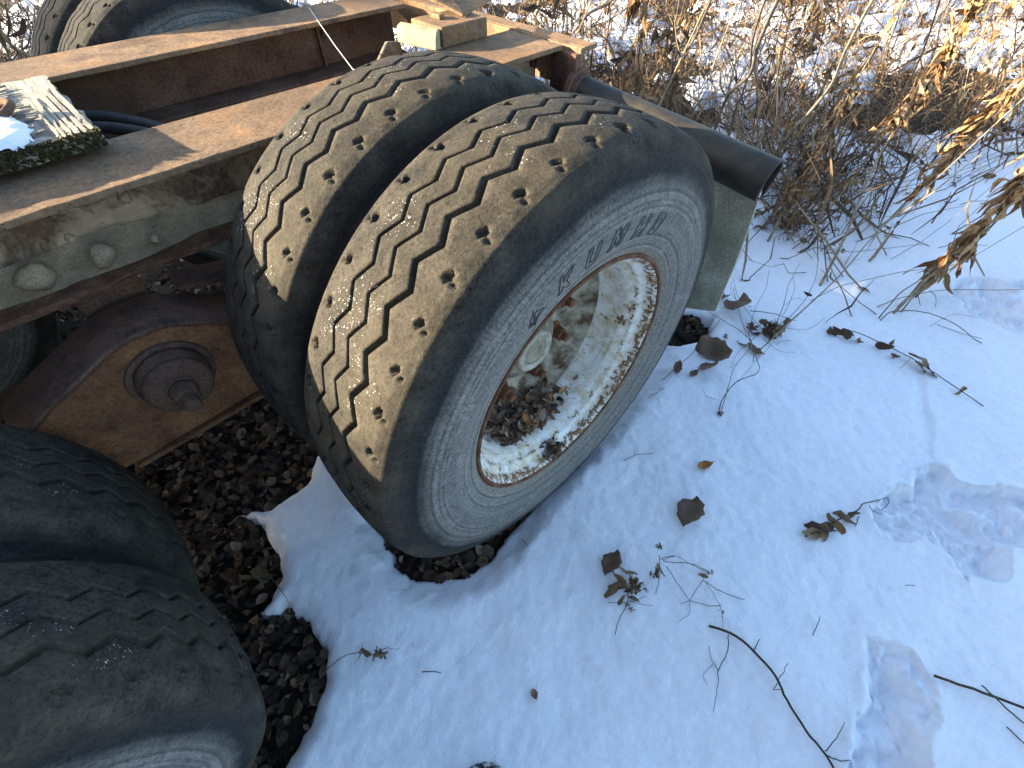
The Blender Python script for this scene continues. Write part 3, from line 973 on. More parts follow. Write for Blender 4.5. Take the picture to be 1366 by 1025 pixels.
# lower strap
bb = MB(); bb.box((-.80, .474, -.142), (-.47, .606, -.131)); o = bb.build('lower_strap', 'rust_orange', eq, smooth=False); bevel_obj(o, .003)
PX, PZ = -.628, .042
bb = MB(); bb.lathe_y([(.481, .082), (.474, .081), (.471, .076), (.472, .071)], 64, c=(PX, 0, PZ)); bb.build('pivot_ring', 'rust_dark', eq, angle=40)
bb = MB(); bb.lathe_y([(.482, .067), (.452, .066), (.448, .0625), (.446, .0625), (.441, .0645), (.434, .0635), (.427, .056), (.424, .042), (.4235, .0005)], 64, c=(PX, 0, PZ)); bb.build('pivot_boss', 'rust_dark', eq, angle=40)
bb = MB()
bb.lathe_y([(.4240, .031), (.4205, .031), (.4195, .028)], 32, c=(PX, 0, PZ)); bb.lathe_y([(.4205, .026), (.392, .026), (.387, .022), (.387, .016)], 6, c=(PX, 0, PZ)); bb.lathe_y([(.390, .0165), (.362, .0160), (.358, .012), (.3575, .0005)], 20, c=(PX, 0, PZ))
bb.build('pivot_bolt', 'rust_dark', eq, angle=35)

# axles, springs and hangers in the dark below the frame
for x, z in ((0, 0), (FX, FZ)):
    bb = MB(); bb.tube([(x, .30, z), (x, 1.62, z)], .064, .064, 24); o = bb.build('axle', 'rust_dark', TR, angle=40)
    bb = MB(); bb.lathe_y([(.18, .19), (.29, .205), (.42, .205), (.43, .19), (.44, .07)], 48, c=(x, 0, z)); bb.build('brake_drum', 'rust_dark', o, angle=40)
    bb = MB(); bb.lathe_y([(1.74, .19), (1.63, .205), (1.50, .205), (1.49, .19), (1.48, .07)], 48, c=(x, 0, z)); bb.build('brake_drum', 'rust_dark', o, angle=40)
for yy in (.62, 1.31):
    for s in (-1, 1):
        cx = 0 if s > 0 else FX; cz = 0 if s > 0 else FZ
        bb = MB()
        for k in range(5):
            L = .52 - k * .085; vs = []; fs = []
            for i in range(13):
                t = -1 + i / 6; x = cx + t * L; z = cz + .075 + k * -.013 + .07 * (t * L / .52) ** 2
                vs += [(x, yy - .038, z), (x, yy + .038, z), (x, yy + .038, z + .012), (x, yy - .038, z + .012)]
            for i in range(12):
                for q in range(4): fs.append((i * 4 + q, i * 4 + (q + 1) % 4, i * 4 + 4 + (q + 1) % 4, i * 4 + 4 + q))
            fs += [(0, 3, 2, 1), (48, 49, 50, 51)]
            bb.add(vs, [f[::-1] for f in fs])
        bb.build('leaf_spring', 'rust_dark', TR, smooth=False)
    for x in (-1.86, .50):
        bb = MB(); bb.box((x - .045, yy - .05, .06), (x + .045, yy + .05, .2445)); bevel_obj(bb.build('spring_hanger', 'rust_dark', TR, smooth=False), .006)
    bb = MB(); bb.box((PX - .06, yy + .002, .10), (PX + .06, yy + .06, .2445)); bevel_obj(bb.build('equalizer_hanger', 'rust_dark', TR, smooth=False), .006)
for x in (-1.25,):
    bb = MB(); bb.box((x - .03, .735, .262), (x + .03, 1.20, .272)); bb.box((x - .03, .735, .272), (x - .02, 1.20, .345)); bevel_obj(bb.build('crossmember', 'rust_web', TR, smooth=False), .003)
# two air hoses between the beams
for k, (dy, dz) in enumerate(((0, 0), (-.055, -.012))):
    pts = [(-.80, 1.12 + dy, .325 + dz), (-.60, 1.17 + dy, .330 + dz), (-.50, 1.175 + dy, .326 + dz), (-.42, 1.150 + dy, .318 + dz), (-.34, 1.075 + dy, .298 + dz), (-.26, .96 + dy, .272 + dz), (-.1, .84 + dy, .262 + dz)]
    P = []
    for i in range(len(pts) - 1):
        for j in range(4):
            t = j / 4; p0 = np.array(pts[max(i - 1, 0)]); p1 = np.array(pts[i]); p2 = np.array(pts[i + 1]); p3 = np.array(pts[min(i + 2, len(pts) - 1)])
            P.append(.5 * (2 * p1 + (p2 - p0) * t + (2 * p0 - 5 * p1 + 4 * p2 - p3) * t * t + (3 * p1 - p0 - 3 * p2 + p3) * t ** 3))
    bb = MB(); bb.tube(P, .014, .014, 12); bb.build('air_hose', 'black_hose', TR)
# the bent bracket on top of the frame tail
bb = MB()
vs = [(.318, .835, .4005), (.355, .715, .4005), (.56, .742, .4005), (.60, .90, .4005), (.48, .98, .4005),
      (.300, .833, .446), (.340, .700, .446), (.490, .672, .450), (.475, .745, .452), (.66, .838, .452)]
bb.box((.356, .712, .4005), (.520, .850, .447))
bb.add([(.46, .745, .4475), (.66, .838, .4475), (.60, 1.06, .52), (.40, .96, .50), (.46, .745, .4560), (.66, .838, .4560), (.60, 1.06, .53), (.40, .96, .51)],
       [(0, 3, 2, 1), (4, 5, 6, 7), (0, 1, 5, 4), (1, 2, 6, 5), (2, 3, 7, 6), (3, 0, 4, 7)])
br = bb.build('tail_bracket', 'rust_top', TR, smooth=False); bevel_obj(br, .006, 2)
bb = MB(); bb.add([(.322, .850, .4005), (.352, .716, .4005), (.355, .718, .446), (.325, .852, .446), (.300, .848, .4010), (.326, .706, .4010), (.331, .704, .438), (.303, .846, .440)],
                  [(0, 1, 2, 3), (7, 6, 5, 4), (0, 4, 5, 1), (1, 5, 6, 2), (2, 6, 7, 3), (3, 7, 4, 0)])
o = bb.build('packing_block', 'lichen', br, smooth=False); bevel_obj(o, .006, 3)
bb = MB(); bb.box((.400, .775, .4475), (.418, .815, .459)); bevel_obj(bb.build('stop_stub', 'rust_top', br, smooth=False), .002)
# grey gusset standing between the beams
bb = MB(); bb.add([(.22, .930, .290), (.33, .880, .290), (.335, .880, .392), (.30, .90, .394), (.22, .942, .290), (.33, .892, .290), (.335, .892, .392), (.30, .912, .394)],
                  [(0, 1, 2, 3), (7, 6, 5, 4), (0, 4, 5, 1), (1, 5, 6, 2), (2, 6, 7, 3), (3, 7, 4, 0)])
bevel_obj(bb.build('gusset', 'stem_grey', TR, smooth=False), .004)
# far beam end stiffener seam with a bolt
bb = MB(); bb.box((.285, 1.2900, .258), (.292, 1.3035, .3872)); bb.build('stiffener', 'rust_web', far, smooth=False)
bb = MB(); bb.lathe_y([(0, .014), (-.008, .014), (-.010, .010), (-.010, .0005)], 6, c=(.315, 1.3035, .345)); bb.build('bolt', 'rust_dark', far, smooth=False)
# thin wire looped round the far beam and tied to the near one
w0 = on_plane(412, 10, 2, .404); w1 = on_plane(471, 93, 2, .402)
bb = MB(); bb.tube([w0 + [-.02, .02, -.002], w0 + [-.004, 0, .012], w0 + [.006, -.01, .004]], .0016, .0016, 6)
bb.tube([w0, w0 + (w1 - w0) * .3 + [0, 0, -.004], w0 + (w1 - w0) * .65 + [0, 0, -.005], w1, w1 + [.03, -.08, .001]], .0013, .0013, 6)
bb.tube([w0 + [.004, .0, .002], w0 + [-.012, -.012, .014], w0 + [-.02, .006, .010], w0 + [0, .012, .004]], .0015, .0015, 6)
bb.build('tie_wire', 'wire', TR)

# ------------------------------------------------------------------ weathered plywood on the frame
BD = thing('plywood_board', 'weathered grey plywood deck board with peeling veneer and mossy edge', 'board', (-.47, .66, .405))
NX, NY = 46, 24


def board_top(x, y):      # world; the far edge hangs lower
    return .4325 - (y - .66) * .050


vs = []; fs = []
bx0, bx1, by0, by1 = -1.50, -.472, .652, 1.200
bb = MB()
xs = np.linspace(bx0, bx1, NX); ys = np.linspace(by0, by1, NY)
for top in (1, 0):
    for i, x in enumerate(xs):
        for j, y in enumerate(ys):
            jj = .004 * random.uniform(-1, 1)
            xx = x + (jj * 1.5 - .03 * (y - by0) * -0.2 if i == NX - 1 else 0); yy = y + (jj if j in (0, NY - 1) else 0)
            z = board_top(x, y) - (.019 if not top else 0) + (.002 * float(_hash(np.array([i]), np.array([j]), 3)[0]) if top else 0)
            vs.append((xx + .47, yy - .66, z - .405))
ns = NX * NY
for i in range(NX - 1):
    for j in range(NY - 1):
        a = i * NY + j; q = (a, a + NY, a + NY + 1, a + 1); fs.append(q); fs.append(tuple(k + ns for k in q[::-1]))
for i in range(NX - 1):
    a = i * NY; fs.append((a, a + ns, a + NY + ns, a + NY)); a += NY - 1; fs.append((a, a + NY, a + NY + ns, a + ns))
for j in range(NY - 1):
    a = j; fs.append((a, a + 1, a + 1 + ns, a + ns)); a = (NX - 1) * NY + j; fs.append((a, a + ns, a + 1 + ns, a + 1))
bb.add(vs, fs); bb.build('panel', 'wood', BD, angle=40)


def strip(nm, mat, x0, x1, y0, y1, th, along, jag=.012):
    """one peeling veneer sliver; along = 'x' or 'y'"""
    L = (x1 - x0) if along == 'x' else (y1 - y0); k = 7; vs = []; fs = []
    lift0, lift1 = random.uniform(0, .002), random.uniform(0, .007)
    bb = MB()
    for i in range(k):
        t = i / (k - 1); lf = .0006 + lift0 * (1 - t) + lift1 * t * t
        if along == 'x':
            x = x0 + L * t; a, c = y0 + random.uniform(-1, 1) * .0015, y1 + random.uniform(-1, 1) * .0015
            if i in (0, k - 1): a += (y1 - y0) * random.uniform(.1, .4); c -= (y1 - y0) * random.uniform(.1, .4)
            pts = [(x, a), (x, c)]
        else:
            y = y0 + L * t; a, c = x0 + random.uniform(-1, 1) * .0015, x1 + random.uniform(-1, 1) * .0015
            if i in (0, k - 1): a += (x1 - x0) * random.uniform(.1, .4); c -= (x1 - x0) * random.uniform(.1, .4)
            pts = [(c, y), (a, y)]
        for (px, py) in pts:
            z = board_top(px, py) + .002 + lf
            vs += [(px + .47, py - .66, z - .405), (px + .47, py - .66, z + th - .405)]
    for i in range(k - 1):
        o = i * 4
        fs += [(o, o + 4, o + 6, o + 2), (o + 1, o + 3, o + 7, o + 5), (o, o + 1, o + 5, o + 4), (o + 2, o + 6, o + 7, o + 3)]
    e = (k - 1) * 4
    fs += [(0, 2, 3, 1), (e, e + 1, e + 3, e + 2)]
    bb.add(vs, fs, random.random()); bb.build(nm, mat, BD, smooth=False)


# cross-grain slivers left of the torn face, long-grain ones along the right edge
y = .672
while y < 1.15:
    wd = random.uniform(.010, .022)
    if random.random() < .8:
        x1 = random.uniform(-.562, -.534); strip('veneer_sliver', 'veneer', x1 - random.uniform(.06, .30), x1, y, y + wd * .8, random.uniform(.002, .0035), 'x')
    y += wd
x = -.534
while x < -.478:
    wd = random.uniform(.007, .013)
    y0 = random.uniform(.69, .80); strip('veneer_sliver', 'wood', x, x + wd * .72, y0, random.uniform(.95, 1.15), random.uniform(.0015, .003), 'y')
    y0 = .668
    strip('veneer_sliver', 'wood', x, x + wd * .72, y0, y0 + random.uniform(.06, .15), random.uniform(.0015, .003), 'y')
    x += wd
# moss fringe on the near edge
bb = MB()
for i in range(4200):
    x = random.uniform(-.95, -.474); y = .650 + abs(random.gauss(0, .008)) * (1 if random.random() < .6 else -0.45)
    if random.random() < .25 and x > -.53: y += random.uniform(0, .03)
    z = board_top(x, y) + random.uniform(-.020 if y < .653 else -.003, .004) - .405
    L = random.uniform(.003, .008); d = np.array([random.gauss(0, .6), random.gauss(-.3, .6), random.uniform(.3, 1)]); d /= np.linalg.norm(d)
    e = np.cross(d, [random.random(), random.random(), .3]); e /= np.linalg.norm(e)
    p0 = np.array([x + .47, y - .66, z])
    bb.add([p0 - e * .0022, p0 + e * .0022, p0 + d * L + e * .001, p0 + d * L - e * .001], [(0, 1, 2, 3)], random.random())
bb.build('moss', 'moss', BD, smooth=False)['kind'] = 'stuff'
# rusty lashing ring in its slot
bb = MB(); P = []
cR = on_plane(-6, 163, 2, .428)
for i in range(25):
    a = math.pi * (-.1 + 1.2 * i / 24); P.append((cR[0] + .47 - .002 + .045 * math.sin(a) * .9, cR[1] - .66 + .035 * math.cos(a), cR[2] - .405 + .010 + .012 * math.sin(a)))
bb.tube(P, .007, .007, 10); bb.build('lashing_ring', 'rust_dark', BD)

# melting snow lying on the board
pts = [(-2, 215), (20, 206), (36, 200), (45, 188), (38, 172), (24, 160), (12, 152), (-3, 149)]
ob = [on_plane(a, c, 2, .434)[:2] for a, c in pts] + [np.array([-.80, .90]), np.array([-.95, .78]), np.array([-.80, .675])]
xs = np.arange(-.98, -.545, .006); ys = np.arange(.66, .94, .006)
X, Y = np.meshgrid(xs, ys, indexing='ij')
dd = -poly_sd(X + .010 * fbm(X, Y, 50, 3, 5), Y + .010 * fbm(X, Y, 50, 3, 9), [tuple(q) for q in ob])
T = np.where(dd > 0, .020 * np.sqrt(np.clip(1 - (1 - np.clip(dd / .022, 0, 1)) ** 2, 0, 1)) * (1 + .5 * fbm(X, Y, 14, 3, 11)), -.004)
Z = board_top(X, Y) + .0022 + T
bb = MB(); I = np.arange(X.size).reshape(X.shape); keep = dd > -.007
F = [(I[i, j], I[i + 1, j], I[i + 1, j + 1], I[i, j + 1]) for i in range(X.shape[0] - 1) for j in range(X.shape[1] - 1) if keep[i:i + 2, j:j + 2].all()]
bb.add(np.c_[X.ravel(), Y.ravel(), Z.ravel()], F)
sp = bb.build('snow_patch', 'snow'); tag(sp, 'patch of melting snow lying on the weathered plywood board', 'snow')

# ------------------------------------------------------------------ leaf litter
def scatter_leaves(bb, n, fn_xy, lo, hi, zf, tint=None, flat=.5, upf=.004):
    for i in range(n):
        q = fn_xy()
        if q is None: continue
        x, y = q; L = random.uniform(lo, hi)
        nrm = (random.gauss(0, flat), random.gauss(0, flat), 1.0); a = random.uniform(0, 6.28)
        bb.leaf((x, y, zf(x, y) + random.uniform(0, .018) + upf), nrm, (math.cos(a), math.sin(a), 0), L, L * random.uniform(.5, .9),
                random.uniform(-.25, .45), random.random() ** 1.3 if tint is None else tint(), random.uniform(-.1, .3))


def gz(x, y): return float(ground_z(np.array([x]), np.array([y]))[0])


cand = np.c_[rng.uniform(-1.5, .6, 30000), rng.uniform(-.32, 2.2, 30000)]
tk = snow_thickness(cand[:, 0], cand[:, 1]); cand = cand[tk < .004]
near_w = np.where((cand[:, 1] < 1.1) & (cand[:, 0] < 0.3), 1.0, .30)
cand = cand[rng.random(len(cand)) < near_w][:9000]
gzv = ground_z(cand[:, 0], cand[:, 1])
bb = MB()
for (x, y), z in zip(cand, gzv):
    L = random.uniform(.016, .046); a = random.uniform(0, 6.28)
    bb.leaf((x, y, z + random.uniform(0, .024)), (random.gauss(0, .6), random.gauss(0, .6), 1), (math.cos(a), math.sin(a), 0), L, L * random.uniform(.42, .85), random.uniform(-.3, .4), random.random() ** 1.2, random.uniform(-.15, .3))
lit = bb.build('leaf_litter', 'litter', smooth=False); tag(lit, 'dark brown leaf litter on the bare ground under the trailer', 'leaf litter', kind='stuff')
# leaves drifted into the rear outer wheel
bb = MB()
for i in range(520):
    th = math.radians(random.gauss(190, 17)); yy = random.uniform(-.035, .072)
    rr_ = .252 - abs(random.gauss(0, .020)) - max(0, yy) * .3 * random.random(); L = random.uniform(.022, .044)
    c, s_ = math.cos(th), math.sin(th)
    bb.leaf((rr_ * s_, yy, rr_ * c), (-s_ + random.gauss(0, .5), random.gauss(-.2, .5), -c + random.gauss(0, .5)), (random.gauss(0, 1), random.gauss(0, 1), random.gauss(0, .4)), L, L * random.uniform(.3, .55), random.uniform(-.2, .5), random.random() ** .8, random.uniform(-.1, .3))
for i in range(70):
    th = math.radians(random.gauss(187, 3.6)); yy = random.uniform(-.123, -.070); rr_ = .2775 - abs(random.gauss(0, .007)) + (.004 if yy < -.11 else 0); L = random.uniform(.012, .028)
    c, s_ = math.cos(th), math.sin(th)
    bb.leaf((rr_ * s_, yy, rr_ * c), (-s_ + random.gauss(0, .6), random.gauss(-.3, .6), -c + random.gauss(0, .6)), (random.gauss(0, 1), random.gauss(0, 1), 0), L, L * random.uniform(.35, .6), random.uniform(-.2, .4), random.random() * .8, random.uniform(-.1, .3))
o = bb.build('wheel_litter', 'wheel_leaf', smooth=False); tag(o, 'dry leaves drifted inside the white rear wheel rim', 'leaf litter', kind='stuff')


# ------------------------------------------------------------------ single leaves on the snow
def snow_leaf(px, py, Lpx, wr, dirpx, tint, label, mat='ground_leaf', curl=.15, tilt=(0, 0), lift=.004, stem=0, name='fallen_leaf', fold=.2):
    p = at(px, py); sc = np.linalg.norm(p - CC) / PF
    q = at(px + dirpx[0], py + dirpx[1]); d = q - p; d[2] = 0; d /= np.linalg.norm(d)
    L = Lpx * sc * 1.1; bb = MB()
    rows = 13; vs = []; fs = []; e = np.array([-d[1], d[0], 0])
    for i in range(rows):
        u = i / (rows - 1); wd = math.sin(math.pi * min(u ** .85 * .98 + .02, 1.0)) * (1 - .25 * u) * 1.12 * (1 + .10 * math.sin(u * 23 + Lpx)) * random.uniform(.95, 1.05)
        for j in range(5):
            v = (j - 2) / 2
            jit = 1.0
            pos = d * (u - .5) * L + e * v * wd * L * wr * .5 * jit
            z = lift + L * curl * (2 * u - 1) ** 2 + L * .05 * math.sin(u * 9 + v * 2) + L * wr * fold * abs(v) * wd + random.uniform(-1, 1) * L * .015 + L * (tilt[0] * (u - .5) + tilt[1] * v * .5)
            vs.append(pos + np.array([0, 0, z]))
    mn = min(q_[2] for q_ in vs)
    vs = [q_ + np.array([0, 0, -mn + .001]) for q_ in vs]
    for i in range(rows - 1):
        for j in range(4): fs.append((i * 5 + j, i * 5 + j + 1, i * 5 + 6 + j, i * 5 + 5 + j))
    bb.add(vs, fs, tint)
    if stem:
        bb.tube([vs[62], vs[62] + d * stem * sc * .5 + np.array([0, 0, .002]), vs[62] + d * stem * sc], .0008, .0005, 5, tint * .5)
    o = bb.build(name, mat, loc=tuple(p))
    md = o.modifiers.new('thickness', 'SOLIDIFY'); md.thickness = .0006
    return tag(o, label, 'leaf')


snow_leaf(916, 688, 42, .66, (-4, 10), .45, 'dark brown oval leaf lying alone in the middle of the snow', curl=.10, tilt=(.2, .2))
snow_leaf(940, 622, 20, .50, (10, -3), 1.0, 'small orange leaf on the snow below the fallen bare twigs', stem=3)
snow_leaf(803, 577, 20, .85, (10, 1), .55, 'round grey-brown leaf on snow beside the rear tyre', stem=11, curl=.05)
snow_leaf(713, 927, 10, .7, (3, 8), .8, 'tiny brown leaf scrap on snow at the bottom of the picture', curl=.2)
snow_leaf(597, 771, 22, .5, (10, -2), .85, 'tan leaf on the snow rim of the hollow under the tyre')
snow_leaf(976, 418, 40, .62, (-8, 14), .5, 'large curled brown leaf hanging beside the mud flap', curl=.3, tilt=(.5, .3), fold=.35)
snow_leaf(948, 474, 36, .60, (10, 4), .5, 'crumpled brown leaf on snow below the mud flap, upper of two', curl=.25, tilt=(.1, .4), fold=.4)
snow_leaf(940, 494, 28, .5, (-12, 6), .45, 'crumpled brown leaf on snow below the mud flap, lower of two', curl=.25, tilt=(.1, .4), fold=.4)
snow_leaf(903, 494, 22, .45, (-2, 10), .3, 'narrow brown leaf on a thin twig beside the tyre', curl=.2)
snow_leaf(813, 755, 32, .62, (-6, 14), .3, 'dark leaf at the top of the withered leaf cluster', curl=.15, tilt=(.2, .3))


# ------------------------------------------------------------------ twigs and dead plants on the snow
def px_path(pts, lift):
    out = []
    for i, q in enumerate(pts):
        l = lift[i] if isinstance(lift, (list, tuple)) else lift
        out.append(at(q[0], q[1], l))
    return out


def densify(P, k=4, amp=.0):
    P = [np.asarray(q, float) for q in P]; out = []; n = len(P)
    for i in range(n - 1):
        p0 = P[max(i - 1, 0)]; p1 = P[i]; p2 = P[i + 1]; p3 = P[min(i + 2, n - 1)]
        for j in range(k):
            t = j / k
            out.append(.5 * (2 * p1 + (p2 - p0) * t + (2 * p0 - 5 * p1 + 4 * p2 - p3) * t * t + (3 * p1 - p0 - 3 * p2 + p3) * t ** 3) + rng.normal(0, amp, 3))
    out.append(P[-1]); return out


def seed_head(bb, p, r, n, tint=(.2, .9)):
    for k in range(n):
        d = np.array([random.gauss(0, 1), random.gauss(0, 1), random.gauss(.3, .8)]); d /= np.linalg.norm(d)
        bb.leaf(np.asarray(p) + d * r * random.uniform(.2, .9), (random.gauss(0, 1), random.gauss(0, 1), random.gauss(0, 1)), d, r * random.uniform(.6, 1.1), r * random.uniform(.25, .5), random.uniform(-.3, .5), random.uniform(*tint), .3)


def plant(name, label, cat, strokes, mat='stem_dark', leaves=(), leafmat='dry_leaf', heads=(), group=None):
    """strokes: (pixel points, lift(s), r0, r1); leaves: (px, py, length px, lift); heads: (px, py, radius m, n, lift)"""
    base = at(*strokes[0][0][0], 0.0)
    t = thing(name, label, cat, tuple(base), group)
    for st in strokes:
        bb = MB(); P = [q - base for q in densify(px_path(st[0], st[1]), 4, .0006)]
        bb.tube(P, st[2], st[3], 6); bb.build('stem', mat, t)
    for (px, py, l, lf) in leaves:
        bb = MB(); p = at(px, py, lf) - base; L = l * np.linalg.norm(p + base - CC) / PF
        d = np.array([random.gauss(0, 1), random.gauss(0, 1), random.gauss(0, .5)]); d /= np.linalg.norm(d)
        P = [p - d * L / 2, p - d * L * .2 + rng.normal(0, L * .08, 3), p + d * L * .2 + rng.normal(0, L * .08, 3), p + d * L / 2]
        bb.ribbon(densify(P, 2), L * .26, L * .16, random.random(), random.uniform(-2, 2)); bb.build('leaf', leafmat, t)
    for (px, py, r, n, lf) in heads:
        bb = MB(); seed_head(bb, at(px, py, lf) - base, r, n); bb.build('seed_head', leafmat, t)
    return t


plant('fallen_branch', 'long dark bare branch lying on snow at the lower right', 'branch', [
    ([(946, 835), (975, 845), (1005, 868), (1035, 903), (1050, 935), (1075, 975), (1098, 1002), (1115, 1030)], [.002, .012, .016, .016, .014, .010, .008, .006], .0030, .0022),
    ([(1006, 868), (1010, 860), (1014, 852)], [.016, .022, .026], .0013, .0008),
    ([(1037, 908), (1046, 895), (1051, 884)], [.016, .024, .028], .0010, .0006),
    ([(1037, 912), (1032, 920), (1042, 920)], [.014, .012, .01], .0010, .0006),
    ([(1100, 1003), (1116, 985), (1127, 963)], [.008, .020, .026], .0011, .0006),
    ([(1104, 1008), (1120, 1015), (1134, 1015)], [.008, .012, .012], .0014, .0008),
    ([(972, 846), (970, 872), (958, 893), (958, 905), (956, 925), (951, 950)], [.010, .014, .010, .006, .006, .004], .0012, .0006),
    ([(958, 895), (948, 877), (946, 862)], [.010, .012, .008], .0010, .0006), ([(952, 885), (938, 900), (944, 914)], [.010, .006, .004], .0007, .0004)], 'stem_dark')
plant('fallen_stick', 'straight dark stick reaching in from the bottom right corner', 'stick', [
    ([(1247, 902), (1290, 916), (1330, 931), (1400, 957)], [.004, .010, .016, .022], .0030, .0028)], 'stem_dark')
plant('fallen_stick', 'thin twig crossing under the straight stick at bottom right', 'stick', [
    ([(1310, 914), (1335, 938), (1366, 965), (1400, 992)], [.012, .006, .006, .006], .0016, .0014)], 'stem_dark')
plant('fallen_stick', 'short twig stub at the right edge near the bottom corner', 'stick', [
    ([(1343, 970), (1366, 992), (1400, 1025)], [.004, .006, .008], .0014, .0012)], 'stem_dark')
plant('wilted_stalk', 'curled brown leaf stalk with a wiry loop beside the footprint', 'dead plant', [
    ([(1075, 716), (1105, 700), (1130, 688), (1145, 680), (1152, 672), (1170, 668), (1183, 664), (1185, 672), (1177, 680)], [.004, .008, .010, .012, .016, .018, .018, .014, .01], .0022, .0008),
    ([(1160, 675), (1165, 682), (1175, 686), (1182, 682)], [.012, .008, .006, .006], .0009, .0006), ([(1145, 689), (1143, 698), (1140, 703)], .006, .0014, .0008)], 'stem_dark',
    [(1085, 712, 26, .008), (1095, 706, 30, .010), (1105, 700, 30, .010), (1115, 698, 24, .008), (1126, 692, 22, .010), (1135, 686, 18, .010), (1100, 710, 22, .006)])
plant('fallen_weed', 'arched brown stem with dangling leaf scraps lying on the right snow', 'dead plant', [
    ([(1104, 441), (1140, 443), (1180, 460), (1216, 478), (1250, 500), (1290, 527), (1312, 542)], [.012, .030, .034, .030, .024, .012, .002], .0018, .0016),
    ([(1215, 478), (1205, 488), (1200, 492)], .016, .0008, .0005)], 'stem_dark',
    [(1110, 444, 18, .016), (1122, 444, 20, .024), (1130, 444, 16, .02), (1148, 454, 14, .014), (1180, 462, 18, .022), (1190, 458, 14, .028), (1196, 475, 16, .014), (1224, 480, 22, .022), (1230, 490, 18, .016), (1244, 496, 16, .014), (1280, 522, 12, .012)])
plant('arching_weed', 'bare arching weed stems rooted in snow at the right', 'dead plant', [
    ([(1172, 425), (1200, 392), (1225, 375), (1240, 358)], [0, .10, .14, .16], .0026, .0018),
    ([(1174, 428), (1190, 416), (1230, 416), (1270, 430), (1298, 451), (1310, 458)], [0, .03, .06, .05, .02, .004], .0022, .0014),
    ([(1170, 420), (1140, 398), (1110, 372), (1095, 360)], [0, .03, .05, .07], .0020, .0010),
    ([(1170, 410), (1200, 398), (1260, 387), (1330, 387), (1400, 384)], [.0, .03, .04, .04, .04], .0018, .0012),
    ([(1225, 394), (1226, 402), (1228, 408)], .02, .0018, .0010), ([(1240, 388), (1248, 396), (1248, 410)], .02, .0016, .0008),
    ([(1250, 433), (1280, 444), (1310, 452)], .006, .0012, .0008), ([(1240, 436), (1270, 420), (1305, 424)], [.004, .02, .02], .0008, .0005)], 'stem_grey')
plant('bare_twig', 'branching bare twig with wilted leaves on snow below the flap', 'dead plant', [
    ([(958, 553), (965, 530), (985, 508), (1012, 496), (1006, 470), (1002, 455), (1000, 440), (1030, 428)], [0, .02, .03, .03, .04, .05, .06, .05], .0016, .0010),
    ([(962, 548), (972, 515), (980, 490), (1005, 460)], [0, .02, .03, .04], .0012, .0008),
    ([(1002, 455), (985, 440), (960, 425), (940, 412)], [.05, .05, .05, .05], .0012, .0007), ([(1003, 410), (985, 402), (975, 390), (976, 375)], [.06, .06, .06, .05], .0008, .0005),
    ([(1000, 415), (1030, 418), (1050, 425), (1062, 428)], [.05, .05, .04, .02], .0016, .0010), ([(1035, 460), (1045, 455), (1055, 455)], .02, .001, .0006),
    ([(884, 507), (905, 488), (925, 470), (950, 440), (962, 425)], [.004, .012, .016, .02, .02], .0012, .0008),
    ([(955, 533), (942, 528), (938, 518)], [.004, .01, .012], .0006, .0004), ([(985, 510), (1010, 480), (1030, 460)], [.03, .03, .02], .0008, .0005),
    ([(1045, 420), (1055, 400), (1060, 385), (1058, 370)], [.03, .06, .08, .08], .0009, .0006)], 'stem_dark', [], 'grass',
    [(1003, 436, .022, 26, .02), (1032, 440, .034, 60, .03), (968, 450, .014, 14, .01), (960, 552, .012, 14, .004)])
plant('tangled_twig', 'tangle of fine dark twigs on snow right of the mud flap', 'dead plant', [
    ([(1035, 432), (1046, 405), (1052, 380), (1068, 350)], [0, .03, .07, .12], .0014, .0007), ([(1030, 440), (1062, 415), (1085, 380), (1092, 345)], [0, .04, .08, .14], .0014, .0007),
    ([(1022, 445), (1000, 420), (985, 396), (978, 372)], [0, .03, .05, .07], .0010, .0006), ([(1040, 436), (1075, 440), (1100, 425)], [0, .02, .03], .0009, .0005), ([(1018, 452), (1040, 468), (1062, 470)], [0, .01, .006], .0008, .0005),
    ([(1008, 450), (985, 470), (975, 492)], [0, .012, .006], .0008, .0005), ([(1000, 440), (1008, 410), (1022, 385), (1025, 360)], [0, .04, .07, .10], .0010, .0006), ([(1045, 408), (1062, 398), (1075, 402)], [.03, .04, .04], .0007, .0004)], 'stem_dark',
    [(1008, 445, 16, .006), (1030, 452, 18, .006), (1048, 430, 14, .01), (990, 458, 14, .006), (1022, 430, 16, .02), (1040, 445, 20, .008)], 'dry_leaf', [(1025, 440, .03, 40, .012)])
snow_leaf(1006, 470, 20, .55, (8, 5), .5, 'small brown leaf under the tangle of twigs beside the flap', curl=.2)
snow_leaf(925, 500, 16, .5, (8, -6), .35, 'small dark leaf on snow left of the bare twig base', curl=.2)
snow_leaf(962, 400, 22, .5, (6, 10), .6, 'narrow tan leaf leaning on the lower corner of the mud flap', curl=.3, tilt=(.6, .1))
plant('seed_stem', 'dead flower stem leaning from the bare patch onto snow at lower left', 'dead plant', [
    ([(408, 934), (425, 907), (446, 884), (470, 872), (490, 872), (498, 874)], [0, .02, .03, .03, .024, .018], .0013, .0011),
    ([(484, 872), (483, 864), (484, 858)], .03, .0008, .0005), ([(515, 864), (525, 866), (533, 866)], .014, .0005, .0004)], 'stem_grey', [(488, 870, 16, .028), (480, 873, 12, .024), (500, 872, 14, .02)], 'dry_leaf',
    [(509, 872, .017, 22, .016)])
plant('curled_straw', 'curled straw and withered leaf across the bare patch beside snow', 'dead plant', [
    ([(386, 824), (385, 805), (375, 788), (362, 772), (350, 770)], [0, .03, .04, .04, .03], .0011, .0009)], 'stem_pale', [(345, 769, 40, .03), (328, 775, 34, .02), (350, 765, 24, .034)])
